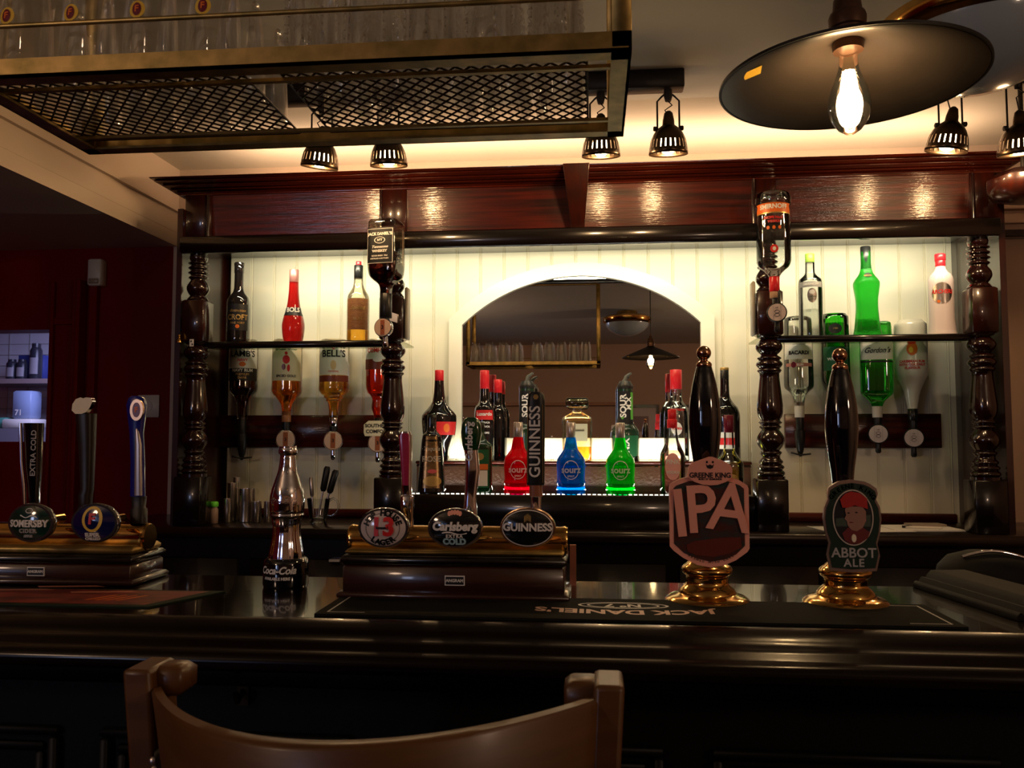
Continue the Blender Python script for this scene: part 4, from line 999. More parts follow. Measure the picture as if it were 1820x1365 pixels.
# lattice: two wire mats
MESHM = pbr('lattice_wire', (.085, .05, .035), .55)
def lattice(x0, x1, y0, y1, z, ang, sp, parent):
    mb = MB()
    for a in (ang, -ang):
        d = Vector((math.cos(a), math.sin(a))); nrm = Vector((-d.y, d.x))
        c = Vector(((x0+x1)/2, (y0+y1)/2)); half = (abs(x1-x0)+abs(y1-y0))
        k = -int(half/sp)-1
        while k*sp < half:
            p = c+nrm*(k*sp); k += 1
            ts = []
            t0, t1 = -1e9, 1e9
            for (o_, dd, lo, hi) in ((p.x, d.x, x0, x1), (p.y, d.y, y0, y1)):
                a0, a1 = (lo-o_)/dd, (hi-o_)/dd
                if a0 > a1: a0, a1 = a1, a0
                t0, t1 = max(t0, a0), min(t1, a1)
            if t1-t0 > .004:
                A, B_ = p+d*t0, p+d*t1; mb.tube([(A.x, A.y, z), (B_.x, B_.y, z)], .0016, MESHM, 6)
    for e in (((x0, y0), (x1, y0)), ((x0, y1), (x1, y1)), ((x0, y0), (x0, y1)), ((x1, y0), (x1, y1))):
        mb.tube([(e[0][0], e[0][1], z), (e[1][0], e[1][1], z)], .0018, MESHM, 6)
    return mb.build('wire_mat', parent)
mA0, mA1 = -hx+.012, P(535, 232, 1.33).x-cx
mB0, mB1 = P(590, 225, 1.33).x-cx, P(1045, 205, 1.33).x-cx
zm = .012
lattice(mA0, mA1, -hy+.01, hy-.035, zm, math.radians(50), .0165, rk)
lattice(mB0, mB1, -hy+.01, hy-.035, zm, math.radians(50), .0165, rk)
mb = MB()
for yy in (-hy+.06, hy-.06): mb.box(-hx+.005, hx-.005, yy-.004, yy+.004, .004, .009, BRASSOLD)
mb.build('support_bar', rk)
# glasses: tall pint glasses left (with a round badge), embossed glasses right
def pint(badge, embossed):
    t = thing('pint_glass', 'upturned pint glass', 'glass')
    r0, r1, h = .0375, .029, .152
    prof = [(0, r0), (.004, r0+.001), (h*.55, r0-.002), (h*.8, r0-.005), (h-.01, r1), (h, r1-.002)]
    mb = MB(); mb.lathe(prof+[(h-.006, r1-.006), (h*.8, r0-.009), (.004, r0-.003), (0, r0-.001)], PINT, 28, cap=False)
    if embossed:
        for k in range(9):
            a = 2*PI*k/9
            for j in range(9):
                z = .022+j*.012; r = interp(prof, z)
                mb.tube([(r*math.cos(a), r*math.sin(a), z), ((r+.002)*math.cos(a+.06), (r+.002)*math.sin(a+.06), z+.005), (r*math.cos(a+.03), r*math.sin(a+.03), z+.010)], .0016, PINT, 5)
    mb.build('glass_body', t)
    if badge:
        mb = MB(); 
        patch(mb, prof, 0, .085, .0115, .0125, PRINTY, .0008); patch(mb, prof, 0, .085, .0065, .0095, CAPD, .0013); mb.text('F', .013, (0, 0, .085), PRINTO, .0004, warp=onto(prof, eps=.0017))
        mb.build('badge', t)
    return t
gA, gB, gC = pint(True, False), pint(False, True), pint(False, False)
used = set()
xs_words = ['leftmost column', 'second column from left', 'third column from left', 'fourth column from left', 'fifth column from left', 'sixth column from left']
row_words = ['front', 'middle', 'rear']
for gi, (a, b, cols, src) in enumerate(((mA0, mA1, 4, gA), (mB0, mB1, 5, gB))):
    for r_ in range(3):
        for c_ in range(cols):
            x = cx+a+(b-a)*(c_+.5)/cols+random.uniform(-.0015, .0015); y = cy-hy+.058+r_*.088
            proto = src if not (gi == 0 and (r_ > 0 or c_ > 3)) else gC
            key = proto.name
            if key in used: o = copy_tree(proto)
            else: o = proto; used.add(key)
            o.location = (x, y, zr+zm+.002); o.rotation_euler = (0, 0, random.uniform(-.15, .15) if gi == 0 and r_ == 0 else random.uniform(-3, 3))
            if gi == 0: o['label'] = f"upturned {'badged ' if r_==0 else 'plain '}pint glass, {row_words[r_]} row, {xs_words[c_]} of the rack's left mat"
            else: o['label'] = f"upturned embossed pint glass, {row_words[r_]} row, {xs_words[c_]} of the rack's right mat"
            o['group'] = 'pint glasses on the left wire mat' if gi == 0 else 'embossed pint glasses on the right wire mat'

# ================================================================== BAR
ZB = EYE-.235
bar = thing('bar_counter', 'long dark polished wooden bar with a moulded edge and panelled front', 'bar', (0, 1.2, 0))
YB1 = 1.40
mb = MB()
edge = [(YB1, 0), (1.075, 0), (1.070, .004), (1.060, .005), (1.052, .001), (1.044, -.001), (1.036, -.006), (1.030, -.010), (1.020, -.011), (1.012, -.014), (1.006, -.019), (1.000, -.021), (.992, -.022), (.986, -.026), (.983, -.032), (.985, -.040), (.992, -.045), (1.02, -.048), (YB1, -.048)]
mb.box(-2.6, 2.4, 1.0755-1.2, YB1-1.2, ZB-.048, ZB, BARTOP); mb.build('bar_top', bar)
edge = edge[1:-1]+[(1.075, -.048)]
mb = MB(); mb.extrude_x([(y-1.2, ZB+z) for y, z in edge], -2.6, 2.4, NOSE); mb.build('moulded_edge', bar)
yfr = 1.10
mb = MB(); mb.box(-2.6, 2.4, yfr-1.2, yfr+.03-1.2, 0.1, ZB-.0485, BARFRONT); mb.box(-2.6, 2.4, yfr-.02-1.2, yfr-1.2, ZB-.09, ZB-.0485, BARFRONT, bev=.006)
mb.box(-2.6, 2.4, yfr-.02-1.2, yfr+.03-1.2, 0, .1, BARFRONT)
k = 0
for xc in [P(-100, 1300, yfr).x + i*.4 for i in range(-3, 9)]:
    for (m, d) in ((0, .012), (.022, .006)):
        x0, x1, z0, z1 = xc-.17+m, xc+.17-m, .25+m, P(0, 1283, yfr).z-m
        for q in ((x0, x1, z1-.012, z1), (x0, x1, z0, z0+.012), (x0, x0+.012, z0+.013, z1-.013), (x1-.012, x1, z0+.013, z1-.013)):
            mb.box(q[0], q[1], yfr-d-1.2, yfr-1.2-.0005, q[2], q[3], BARFRONT, bev=.003)
mb.build('front_panel', bar)
mb = MB(); mb.box(-2.6, 2.4, YB1-.03-1.2, YB1-1.2, 0, ZB-.049, BLACKWOOD); mb.build('rear_panel', bar)
# coat hooks under the bar
hp = P(428, 1215, 1.09)
t = thing('coat_hook', 'small brass coat hook under the bar edge behind the chair', 'hook', (hp.x, yfr, hp.z))
MB().box(-.008, .008, -.004, -.0005, -.03, .03, BRONZE).build('back_plate', t); mb = MB(); mb.tube([(0, -.004, .015), (0, -.025, .02), (0, -.032, .035)], .004, BRONZE, 8); mb.tube([(0, -.004, -.012), (0, -.02, -.02), (0, -.026, -.008)], .004, BRONZE, 8); mb.build('hook_arm', t)
# runners
def runner(name, label, pts, mat, h=.0035):
    pts = [Vector((p.x, p.y)) for p in pts]; c = sum(pts, Vector((0, 0)))/len(pts)
    t = thing(name, label, 'bar runner', (c.x, c.y, ZB+.0002))
    mb = MB(); n = len(pts)
    mb.add([(p.x-c.x, p.y-c.y, 0) for p in pts]+[(p.x-c.x, p.y-c.y, h) for p in pts], [tuple(range(n, 2*n)), tuple(range(n-1, -1, -1))]+[(i, (i+1) % n, (i+1) % n+n, i+n) for i in range(n)], mat, False)
    mb.build('mat', t); return t, c
fl, fr_, rr_, rl_ = PZ(548, 1098, ZB), PZ(1690, 1100, ZB), PZ(1600, 1064, ZB), PZ(625, 1061, ZB)
fl.y = fr_.y = 1.095; rl_.y = rr_.y = 1.235; fl.x = PZ(550, 1101, ZB).x; fr_.x = PZ(1685, 1101, ZB).x; rl_.x = fl.x; rr_.x = fr_.x
t, c = runner('bar_runner', 'long black bar runner with pale lettering facing the bartender', [fl, fr_, rr_, rl_], RUBBER)
mb = MB(); tx = PZ(1108, 1084, ZB).x-c.x
def flat(st, size, x, y, mat, bold=0, shear=0, sp=1, arc=0.0, z=.0037):
    vs, fs = text_geo(st, size, bold, shear, 0, sp)
    mb.add(vs, fs, mat, False, xf=lambda v: (x-v.x, y-v.y+arc*(v.x*v.x), z))
flat("JACK DANIEL'S", .036, tx, -.022, pbr('print_salmon2', (.72,.48,.38), .5), .0012, 0, 1.0, 1.0)
flat('Nº 7', .026, tx, .022, PRINTW, .0008)
n = 60
for sc_ in (1.0, .8):
    a = [(tx+.062*sc_*math.cos(2*PI*i/n), .022+.021*sc_*math.sin(2*PI*i/n)) for i in range(n)]; b = [(tx+.058*sc_*math.cos(2*PI*i/n), .022+.0185*sc_*math.sin(2*PI*i/n)) for i in range(n)]
    mb.add([(x, y, .0037) for x, y in a+b], [(i, (i+1) % n, n+(i+1) % n, n+i) for i in range(n)], PRINTW, False)
xw = (fr_.x-fl.x)/2-.014; yw = .058
for sg in (-1, 1):
    for q in ((sg*xw-.0012, sg*xw+.0012, -yw, yw), (min(sg*xw, sg*(xw-.05)), max(sg*xw, sg*(xw-.05)), -yw, -yw+.002), (min(sg*xw, sg*(xw-.05)), max(sg*xw, sg*(xw-.05)), yw-.002, yw)):
        mb.add([(q[0], q[2], .0037), (q[1], q[2], .0037), (q[1], q[3], .0037), (q[0], q[3], .0037)], [(0, 1, 2, 3)], PRINTG, False)
mb.build('lettering', t)
a, b = PZ(265, 1081, ZB), PZ(415, 1047, ZB)
t, c = runner('bar_runner', 'red and black printed bar runner with a green border at the left', [Vector((-1.5, a.y-.01, 0)), a, Vector((b.x, b.y-.028, 0)), Vector((-1.5, b.y-.04, 0))], pbr('towel_border', (.022, .032, .020), .7, spec=.1), h=.002)
mb = MB(); 
mb.add([(-1.49-c.x, a.y-c.y, .0023), (a.x-.012-c.x, a.y+.010-c.y, .0023), (b.x-.022-c.x, b.y-.036-c.y, .0023), (-1.49-c.x, b.y-.048-c.y, .0023)], [(0, 1, 2, 3)], RUBBERED, False)
def flat2(st, size, x, y, mat, bold=0): 
    vs, fs = text_geo(st, size, bold, .3, 0, 1); mb.add(vs, fs, mat, False, xf=lambda v: (x-v.x, y-v.y, .0027))
xx = PZ(225, 1062, ZB).x-c.x; flat2('////', .055, xx, .0, PRINTO, .001)
for px, py in ((40, 1052), (130, 1046), (190, 1056)):
    q = PZ(px, py, ZB); mb.add([(q.x-c.x-.05, q.y-c.y-.01, .0026), (q.x-c.x+.05, q.y-c.y+.005, .0026), (q.x-c.x+.03, q.y-c.y+.014, .0026), (q.x-c.x-.06, q.y-c.y+.002, .0026)], [(0, 1, 2, 3)], pbr('print_salmon', (.45, .16, .10), .5), False)
mb.build('print', t)
# flap at the right end: raised ledge with reeded moulding, black screen behind
t = thing('bar_ledge', 'dark raised ledge with reeded edge at the right end of the bar', 'ledge', (0, 0, ZB))
A, Bq = PZ(1622, 1030, ZB+.012), PZ(1790, 1082, ZB+.012); d = (Bq-A); d.z = 0; Ln = d.length; d.normalize(); nrm = Vector((-d.y, d.x, 0))
if nrm.x < 0: nrm = -nrm
t.location = (A.x, A.y, ZB+.0005)
mb = MB(); M = Matrix(((d.x, nrm.x, 0, 0), (d.y, nrm.y, 0, 0), (0, 0, 1, 0), (0, 0, 0, 1)))
pr = [(0, 0), (0, .006), (.004, .010), (.006, .010), (.008, .006), (.010, .010), (.014, .016), (.018, .016), (.020, .013), (.024, .020), (.030, .026), (.034, .026), (.085, .026), (.085, 0)]
mb.extrude_x(pr, 0, Ln+.02, pbr('ledge_wood', (.0035, .0025, .001), .6, spec=.12), xf=M); mb.build('ledge_top', t)
t = thing('ice_bucket', 'large rounded black vessel in shadow at the right edge of the bar', 'bucket', (P(1770, 1000, 1.52).x, 1.56, ZB-.092))
mb = MB(); mb.lathe([(0, .06), (.01, .075), (.08, .08), (.10, .076), (.118, .06), (.128, .03), (.13, .001)], pbr('matt_black', (.005,.005,.005), .7, spec=.2), 40); mb.build('bucket_body', t)
mb = MB(); mb.tube([(-.05+.01*i, -.03-.0*i, .122+.010*math.sin(PI*i/10)) for i in range(11)], .003, CHROME, 8); mb.build('handle', t)
mb = MB(); mb.box(-.12, .2, -.1, .12, -(ZB-.092), -.001, BLACKWOOD); 
o = mb.build('equipment_stand'); o.location = t.location; tag(o, 'black stand behind the right end of the bar', 'stand')

# ================================================================== BEER FONTS ON THE BAR
CLEARC = pbr('badge_edge', (.30, .28, .28), .08, .9)
def tfont(label, x0, x1, Y, ztube, r, boxtop, boxbot, plate_px, endcap=True):
    xc = (x0+x1)/2; hw = (x1-x0)/2
    t = thing('beer_font', label, 'beer font', (xc, Y, ZB+.0006))
    mb = MB(); mb.lathe([(-hw, r*.7), (-hw, r*.96), (-hw+.004, r*1.06), (-hw+.010, r), (hw-.010, r), (hw-.004, r*1.06), (hw, r*.96), (hw, r*.7)], BRASS, 40, xf=Matrix.Translation((0, 0, ztube-ZB)) @ Matrix.Rotation(PI/2, 4, 'Y')); mb.build('brass_tube', t)
    mb = MB(); mb.box(-hw+.004, hw-.004, -.045, .045, boxtop-ZB, ztube-ZB-r*.55, BRASSOLD, bev=.004); mb.build('saddle', t)
    mb = MB(); mb.box(-hw, hw, -.055, .055, boxtop-ZB-.014, boxtop-ZB-.0005, BLACKWOOD, bev=.004); mb.box(-hw+.004, hw-.004, -.052, .052, boxbot-ZB, boxtop-ZB-.0145, PUMPBOX, bev=.003)
    mb.box(-hw-.004, hw+.004, -.058, .058, 0, .010, PUMPBOX, bev=.003) if boxbot-ZB < .011 else None
    mb.build('wooden_base', t)
    px = plate_px-xc; zp = (boxtop-.014+boxbot)/2-ZB+.004
    mb = MB(); mb.box(px-.0145, px+.0145, -.0545, -.052, zp-.007, zp+.007, PRINTW); mb.box(px-.0130, px+.0130, -.0552, -.0545, zp-.0055, zp+.0055, PRINTK); mb.text('ANGRAM', .0060, (px, -.0555, zp), PRINTW, .0002); mb.build('maker_plate', t)
    return t
YT = 1.27
fx0, fx1 = P(623, 960, YT).x, P(1009, 960, YT).x
zt2 = P(800, 962, YT-.02).z
ZBX = P(800, 1005, YT-.055).z
fc = tfont('brass bar beer font with three round badges in the middle of the bar', fx0, fx1, YT, zt2, 24*S(800, 900, YT), ZBX+.012, ZB, P(809, 1017, YT-.05).x)
lx0, lx1 = -1.35, P(262, 960, YT+.03).x-.014
YL = YT+.065
fl_ = tfont('brass bar beer font with two round badges at the left end of the bar', lx0, lx1, YL, P(170, 953, YL).z, 24*S(800, 900, YL), P(170, 987, YL-.05).z, ZB, P(67, 999, YL-.05).x)
def badge(font, px, py, rx, rz, Y, base, rim, decorate, lab):
    p = P(px, py, Y); s = S(px, py, Y); o = font.location
    c = (p.x-o.x, p.y-o.y, p.z-o.z); rx *= s; rz *= s
    mb = MB()
    # domed face: rings of an ellipsoid cap facing -Y, in front of a chrome rim
    n = 48
    mb.lathe([(-.012, .9), (-.006, 1.0), (0, 1.0), (.003, .96), (.003, .90)], rim, n, cap=True, xf=lambda v: (c[0]+v.x*rx, c[1]-v.z, c[2]+v.y*rz))
    prof = [(.009-.0068*(q_/.93)**2, q_) for q_ in (.93, .85, .77, .69, .6, .5, .4, .3, .2, .1, .0005)]
    mb.lathe(prof, base, n, cap=False, xf=lambda v: (c[0]+v.x*rx, c[1]-v.z, c[2]+v.y*rz))
    def wp(x, z):
        q = min(((x/rx)**2+(z/rz)**2)**.5, .93)
        y = .009-.0068*(q/.93)**2
        return (c[0]+x, c[1]-y-.0006, c[2]+z)
    decorate(mb, wp, rx, rz)
    o_ = mb.build('badge', font); o_['label'] = lab
    mb = MB(); mb.tube([(c[0], c[1]+.005, c[2]), (c[0], -.001-.018, c[2]-.0)], .008, BRASS, 12); mb.build('badge_bracket', font)
def arctext(mb, st, size, R, ang0, ang1, mat, wp, bold=.0004, flip=False, ex=1.0, ez=1.0):
    n = len(st)
    for i, ch in enumerate(st):
        if ch == ' ': continue
        a = ang0+(ang1-ang0)*(i+.5)/n
        vs, fs = text_geo(ch, size, bold, 0, .0002, 1)
        ro = a-PI/2 if not flip else a+PI/2
        def xf(v):
            x, z = v.x*math.cos(ro)-v.y*math.sin(ro), v.x*math.sin(ro)+v.y*math.cos(ro)
            return wp(x+R*math.cos(a)*ex, z+R*math.sin(a)*ez)
        mb.add(vs, fs, mat, False, xf=xf)
def ringw(mb, wp, rx, rz, w, mat, n=48, cx=0, cz=0):
    vs = [wp(cx+rx*math.cos(2*PI*i/n), cz+rz*math.sin(2*PI*i/n)) for i in range(n)]+[wp(cx+(rx-w)*math.cos(2*PI*i/n), cz+(rz-w)*math.sin(2*PI*i/n)) for i in range(n)]
    mb.add(vs, [(i, (i+1) % n, n+(i+1) % n, n+i) for i in range(n)], mat, False)
def disc(mb, wp, cx, cz, rx, rz, mat, off=.0002, n=24):
    f = lambda x, z: (lambda p: (p[0], p[1]-off, p[2]))(wp(x, z))
    rr = [f(cx, cz)]
    for j in (.5, 1.0): rr += [f(cx+rx*j*math.cos(2*PI*i/n), cz+rz*j*math.sin(2*PI*i/n)) for i in range(n)]
    mb.add(rr, [(0, 1+i, 1+(i+1) % n) for i in range(n)]+[(1+i, 1+n+i, 1+n+(i+1) % n, 1+(i+1) % n) for i in range(n)], mat, True)
def T(mb, wp, st, size, x, z, mat, bold=.0004, shear=0, sp=1.0, xs=1.0):
    off = lambda a, b: (lambda p: (p[0], p[1]-.0005, p[2]))(wp(a, b))
    mb.text(st, size, (x, 0, z), mat, bold, shear, .0014, 0, off, sp, xs)
BG_W = pbr('badge_white', (.62, .52, .48), .15, coat=1.0); BG_K = pbr('badge_black', (.006, .007, .008), .1, coat=1.0)
BG_G = pbr('badge_green', (.004, .030, .020), .1, coat=1.0); BG_B = pbr('badge_blue', (.006, .008, .070), .1, coat=1.0)
GOLDR = pbr('gold_rim', (.45, .25, .14), .25, .9)
def d1(mb, wp, rx, rz):
    ringw(mb, wp, rx*.66, rz*.74, .0007, PRINTK)
    T(mb, wp, '13', .036, 0, .001, PRINTR, .0012); T(mb, wp, 'brewed', .006, 0, .001, PRINTK, .0001)
    arctext(mb, 'HOP HOUSE', .0115, rz*.80, PI*.93, PI*.07, PRINTK, wp, .0006, ex=1.05, ez=.92); arctext(mb, 'LAGER', .0115, rz*.78, PI*1.24, PI*1.76, PRINTK, wp, .0006, flip=True, ex=1.0, ez=.92)
def d2(mb, wp, rx, rz):
    T(mb, wp, 'Carlsberg', .0165, 0, .003, PRINTW, .0007, .12); T(mb, wp, 'EXTRA', .0065, 0, -.0105, PRINTW, .0002, sp=1.3); T(mb, wp, 'COLD', .0120, 0, -.0185, pbr('print_ice', (.35, .55, .60), .4), .0006)
    for i in range(5):
        a = PI*(.25+.125*i); disc(mb, wp, .010*math.cos(a)*1.1, rz*.60+.006*math.sin(a), .0026, .0036, COPPER)
    mb.add([wp(-.018+.036*i/8, -.0055+.0018*math.sin(i*.8)) for i in range(9)]+[wp(-.018+.036*i/8, -.0070+.0012*math.sin(i*.8)) for i in range(9)], [(i, i+1, i+10, i+9) for i in range(8)], PRINTW, False)
def d3(mb, wp, rx, rz):
    ringw(mb, wp, rx*.92, rz*.90, .0012, PRINTW); T(mb, wp, 'GUINNESS', .0150, 0, .001, PRINTW, .0005, sp=1.0)
    for i in range(6): disc(mb, wp, -.004+.0017*i, rz*.56+.002*abs(i-2.5)*-.6, .0006, .005, PRINTT)
def d4(mb, wp, rx, rz):
    T(mb, wp, 'SOMERSBY', .0150, 0, -.001, PRINTW, .0004, xs=.85); T(mb, wp, 'CIDER', .0085, 0, -.012, PRINTG, .0003, sp=1.2); T(mb, wp, 'APPLE', .005, 0, -.020, PRINTG)
    mb.add([wp(-.014+.028*i/8, .011+.0020*math.cos(i*1.1)) for i in range(9)]+[wp(-.014+.028*i/8, .0093+.0016*math.cos(i*1.1)) for i in range(9)], [(i, i+1, i+10, i+9) for i in range(8)], PRINTW, False)
    ringw(mb, wp, .006, .004, .001, PRINTW, 24, 0, .019)
def d5(mb, wp, rx, rz):
    disc(mb, wp, 0, .006, .0165, .0195, PRINTY); disc(mb, wp, 0, .006, .0115, .0155, BG_B, .0004); T(mb, wp, 'F', .022, 0, .006, PRINTR, .0010); T(mb, wp, 'SUPER', .0080, 0, -.018, PRINTW, .0003); T(mb, wp, 'CHILLED', .0060, 0, -.024, PRINTW, .0002)
YBD = YT-.060
badge(fc, 682, 938, 47, 36, YBD, BG_W, CLEARC, d1, 'white oval badge with a red number 13')
badge(fc, 809, 939, 50, 36, YBD, BG_K, CLEARC, d2, 'black oval badge with white and icy blue lettering')
badge(fc, 938, 938, 50, 36, YBD, BG_K, GOLDR, d3, 'black oval badge with one line of white capitals')
badge(fl_, 56, 929, 44, 35, YBD+.03, BG_G, CLEARC, d4, 'dark green oval cider badge')
badge(fl_, 169, 929, 45, 35, YBD+.03, BG_B, CLEARC, d5, 'blue oval badge with a yellow ring')
# tap handles (children of the fonts)
def rel(font, px, py, Y): 
    p = P(px, py, Y); o = font.location; return (p.x-o.x, p.y-o.y, p.z-o.z)
def flatbar(mb, font, pts, Y, depth, mat, n=3.0):
    """pts [(px centre, py, half width px, half depth m)] bottom to top, lofted"""
    vs = []; fs = []; m = 20
    for (px, py, hw, hd) in pts:
        c = rel(font, px, py, Y); s = S(px, py, Y)
        for k in range(m):
            a = 2*PI*k/m; ca, sa = math.cos(a), math.sin(a); q = (abs(ca)**n+abs(sa)**n)**(1/n)
            vs.append((c[0]+hw*s*ca/q, c[1]+depth+hd*sa/q, c[2]))
    for i in range(len(pts)-1):
        for k in range(m):
            k2 = (k+1) % m; fs.append((i*m+k, i*m+k2, (i+1)*m+k2, (i+1)*m+k))
    fs.append(tuple(range(m-1, -1, -1))); fs.append(tuple((len(pts)-1)*m+k for k in range(m)))
    mb.add(vs, fs, mat, True)
YH = YT
def handle(font, lab, parts):
    for i, (nm, pts, mat, extra) in enumerate(parts):
        mb = MB(); flatbar(mb, font, pts, YH, 0, mat)
        if extra: extra(mb)
        o = mb.build(nm, font)
        if nm == 'tap_handle': o['label'] = lab
PINKH = pbr('handle_pink', (.40, .02, .08), .2, coat=.8); GRNH = pbr('handle_green', (.004, .05, .015), .12, coat=1.0)
handle(fc, 'chrome edged magenta handle', [('tap_handle', [(724, 880, 8, .006), (723, 868, 9, .007), (722, 820, 10, .008), (721, 775, 12, .009), (721, 767, 9, .008)], CHROME, None)])
mb = MB(); flatbar(mb, fc, [(723, 862, 5.5, .002), (722, 815, 8, .002), (721, 776, 10, .002), (721, 770, 7, .002)], YH, -.0085, PINKH); mb.build('handle_inlay', fc)
handle(fc, None, [('tap_shaft', [(728, 940, 8, .007), (727, 915, 8, .007), (724, 905, 12, .010), (724, 882, 12, .010), (724, 879, 8, .007)], CHROME, None)])
def ex(mb):
    c = rel(fc, 836, 785, YH); mb.text('Carlsberg', .0150, (c[0], c[1]-.0115, c[2]), PRINTW, .0004, .1, rot=PI/2)
handle(fc, 'curved green and chrome handle', [('tap_handle', [(837, 800, 13, .008), (837, 790, 15.5, .0095), (838, 770, 18.5, .0105), (838, 755, 17, .010), (838, 746, 13, .009), (838, 742, 8, .007)], GRNH, ex),
     ('tap_shaft', [(836, 915, 13, .009), (836, 900, 12, .009), (836, 885, 10.5, .008), (838, 860, 12, .008), (840, 838, 13, .009), (839, 815, 12, .008), (837, 800, 12.5, .008)], CHROME, None)])
def ex(mb):
    c = rel(fc, 952, 785, YH); mb.text('GUINNESS', .0230, (c[0], c[1]-.0105, c[2]), PRINTW, .0003, 0, rot=PI/2)
    s = S(950, 780, YH)
    for q in (-13.5, 13.0): mb.box(c[0]+q*s, c[0]+(q+.6)*s, c[1]-.0105, c[1]-.009, c[2]-72*s, c[2]+66*s, PRINTT)
    d = rel(fc, 953, 706, YH); mb.prism(ell(d[0], d[2], 5*s, 5*s, 6), d[1]-.0108, d[1]-.009, PRINTT)
handle(fc, 'tall black handle with upright white lettering', [('tap_handle', [(952, 862, 15.5, .009), (952, 858, 16, .010), (953, 715, 15.5, .010), (953, 702, 14, .0095), (953, 697, 10, .008)], PRINTK, ex),
     ('tap_collar', [(953, 882, 12, .009), (952, 862, 11.5, .009)], pbr('handle_wood', (.28, .10, .05), .35, coat=.4), None), ('tap_shaft', [(953, 915, 9, .008), (953, 883, 9.5, .008)], CHROME, None)])
YH = YL
def ex(mb):
    c = rel(fl_, 66, 805, YL); mb.text('EXTRA COLD', .0125, (c[0]+.002, c[1]-.0125, c[2]), PRINTG, .0002, 0, rot=PI/2)
handle(fl_, 'tall tapering black handle with a chrome left edge', [('tap_handle', [(62, 900, 8, .007), (61, 880, 9, .008), (60, 830, 13, .010), (60, 780, 15, .011), (60, 752, 16, .012)], BLKGLOSS, ex)])
mb = MB(); flatbar(mb, fl_, [(50, 895, 3, .003), (48, 860, 4.5, .003), (45, 820, 3, .003), (44, 752, 2, .003)], YL, -.010, CHROME); mb.build('handle_edge', fl_)
handle(fl_, 'dark pipe handle with a pale pebble shaped top', [('tap_handle', [(152, 900, 10, .009), (152, 880, 11, .010), (155, 870, 10, .009), (155, 800, 13, .011), (153, 735, 17, .013)], pbr('handle_dark_brown', (.02, .012, .008), .35), None)])
mb = MB(); s = S(152, 722, YL); c = rel(fl_, 156, 722, YL)
pts = [(-19, -8), (-18, 3), (-12, 12), (-3, 15), (2, 13), (7, 15), (16, 14), (19, 8), (15, -2), (8, -11), (0, -14), (-12, -14)]
mb.prism([(c[0]+a*s, c[2]+b*s) for a, b in pts], c[1]-.016, c[1]-.006, pbr('pebble_pale', (.85, .72, .45), .35, coat=.5), mat_side=CHROME); o = mb.build('handle_top', fl_, bevel=.0015)
BLUEH = pbr('handle_blue', (.008, .015, .22), .2, coat=.8)
handle(fl_, 'blue and silver handle with an oval top badge', [('tap_handle', [(245, 882, 13, .008), (245, 820, 12, .008), (243, 770, 12, .008), (243, 745, 15, .009), (243, 720, 18, .010), (243, 708, 14, .009), (243, 704, 8, .007)], BLUEH, None)])
mb = MB(); flatbar(mb, fl_, [(251, 880, 7, .003), (251, 790, 6, .003), (249, 768, 3, .002), (248, 762, 1, .001)], YL, -.009, pbr('silver_grey', (.45, .38, .36), .3, .6)); c = rel(fl_, 250, 729, YL); s = S(250, 729, YL)
mb.prism(ell(c[0], c[2], 12*s, 19*s, 32), c[1]-.0135, c[1]-.008, GOLDR); mb.prism(ell(c[0], c[2], 7*s, 13*s, 32), c[1]-.0142, c[1]-.013, CAPD); mb.text('F', .012, (c[0], c[1]-.0145, c[2]), PRINTO, .0005); mb.build('handle_inlay', fl_)
handle(fl_, None, [('tap_collar', [(247, 930, 14, .010), (247, 905, 14, .010), (247, 902, 11, .008), (247, 882, 13, .009)], IRON, None), ('tap_collar', [(152, 930, 12, .010), (152, 900, 12, .010)], IRON, None)])

# ================================================================== CHROME BOTTLE FONT
Yc = 1.31
cb = thing('soda_font', 'chrome bottle shaped soda font on a black base', 'soda font', (P(508, 1040, Yc).x, Yc, ZB))
s = S(508, 900, Yc); Zc = lambda py: P(508, py, Yc).z-ZB
mb = MB(); mb.lathe([(0, 38*s), (Zc(1036), 40*s), (Zc(1000), 39*s), (Zc(993), 37*s), (Zc(990), 33*s)], BLKGLOSS, 48)
wf = onto([(0, 39.5*s), (.2, 39.5*s)], eps=.0006)
mb.text('Coca-Cola', .0165, (-4*s, 0, Zc(1009)), PRINTW, .0005, .35, warp=wf, xs=.98); mb.text('AVAILABLE HERE', .0060, (-4*s, 0, Zc(1023)), PRINTW, .0002, warp=wf); mb.build('base', cb)
prof = smooth([(Zc(990), 31), (Zc(975), 29), (Zc(955), 25.5), (Zc(935), 24.5), (Zc(918), 27.5), (Zc(915), 30), (Zc(912), 28.5), (Zc(908), 30), (Zc(890), 30.5), (Zc(872), 28), (Zc(850), 21), (Zc(835), 16.5), (Zc(815), 14), (Zc(808), 13.5), (Zc(806), 16), (Zc(800), 16.5), (Zc(796), 15), (Zc(793), 15)])
prof = [(z, r*s) for z, r in prof]
mb = MB(); nseg = 80; vs = []; fs = []
for z, r in prof:
    fl2 = 1.0 if (z < Zc(922)) else (0.5 if Zc(905) < z < Zc(868) else 0)
    for k in range(nseg):
        a = 2*PI*k/nseg; rr = r*(1-.030*fl2*(.5+.5*math.cos(a*20)) if fl2 == 1.0 else 1-(.012*(.5+.5*math.cos(a*40)) if fl2 else 0))
        vs.append((rr*math.cos(a), rr*math.sin(a), z))
for i in range(len(prof)-1):
    for k in range(nseg): fs.append((i*nseg+k, i*nseg+(k+1) % nseg, (i+1)*nseg+(k+1) % nseg, (i+1)*nseg+k))
fs.append(tuple((len(prof)-1)*nseg+k for k in range(nseg)))
mb.add(vs, fs, CHROME, True)
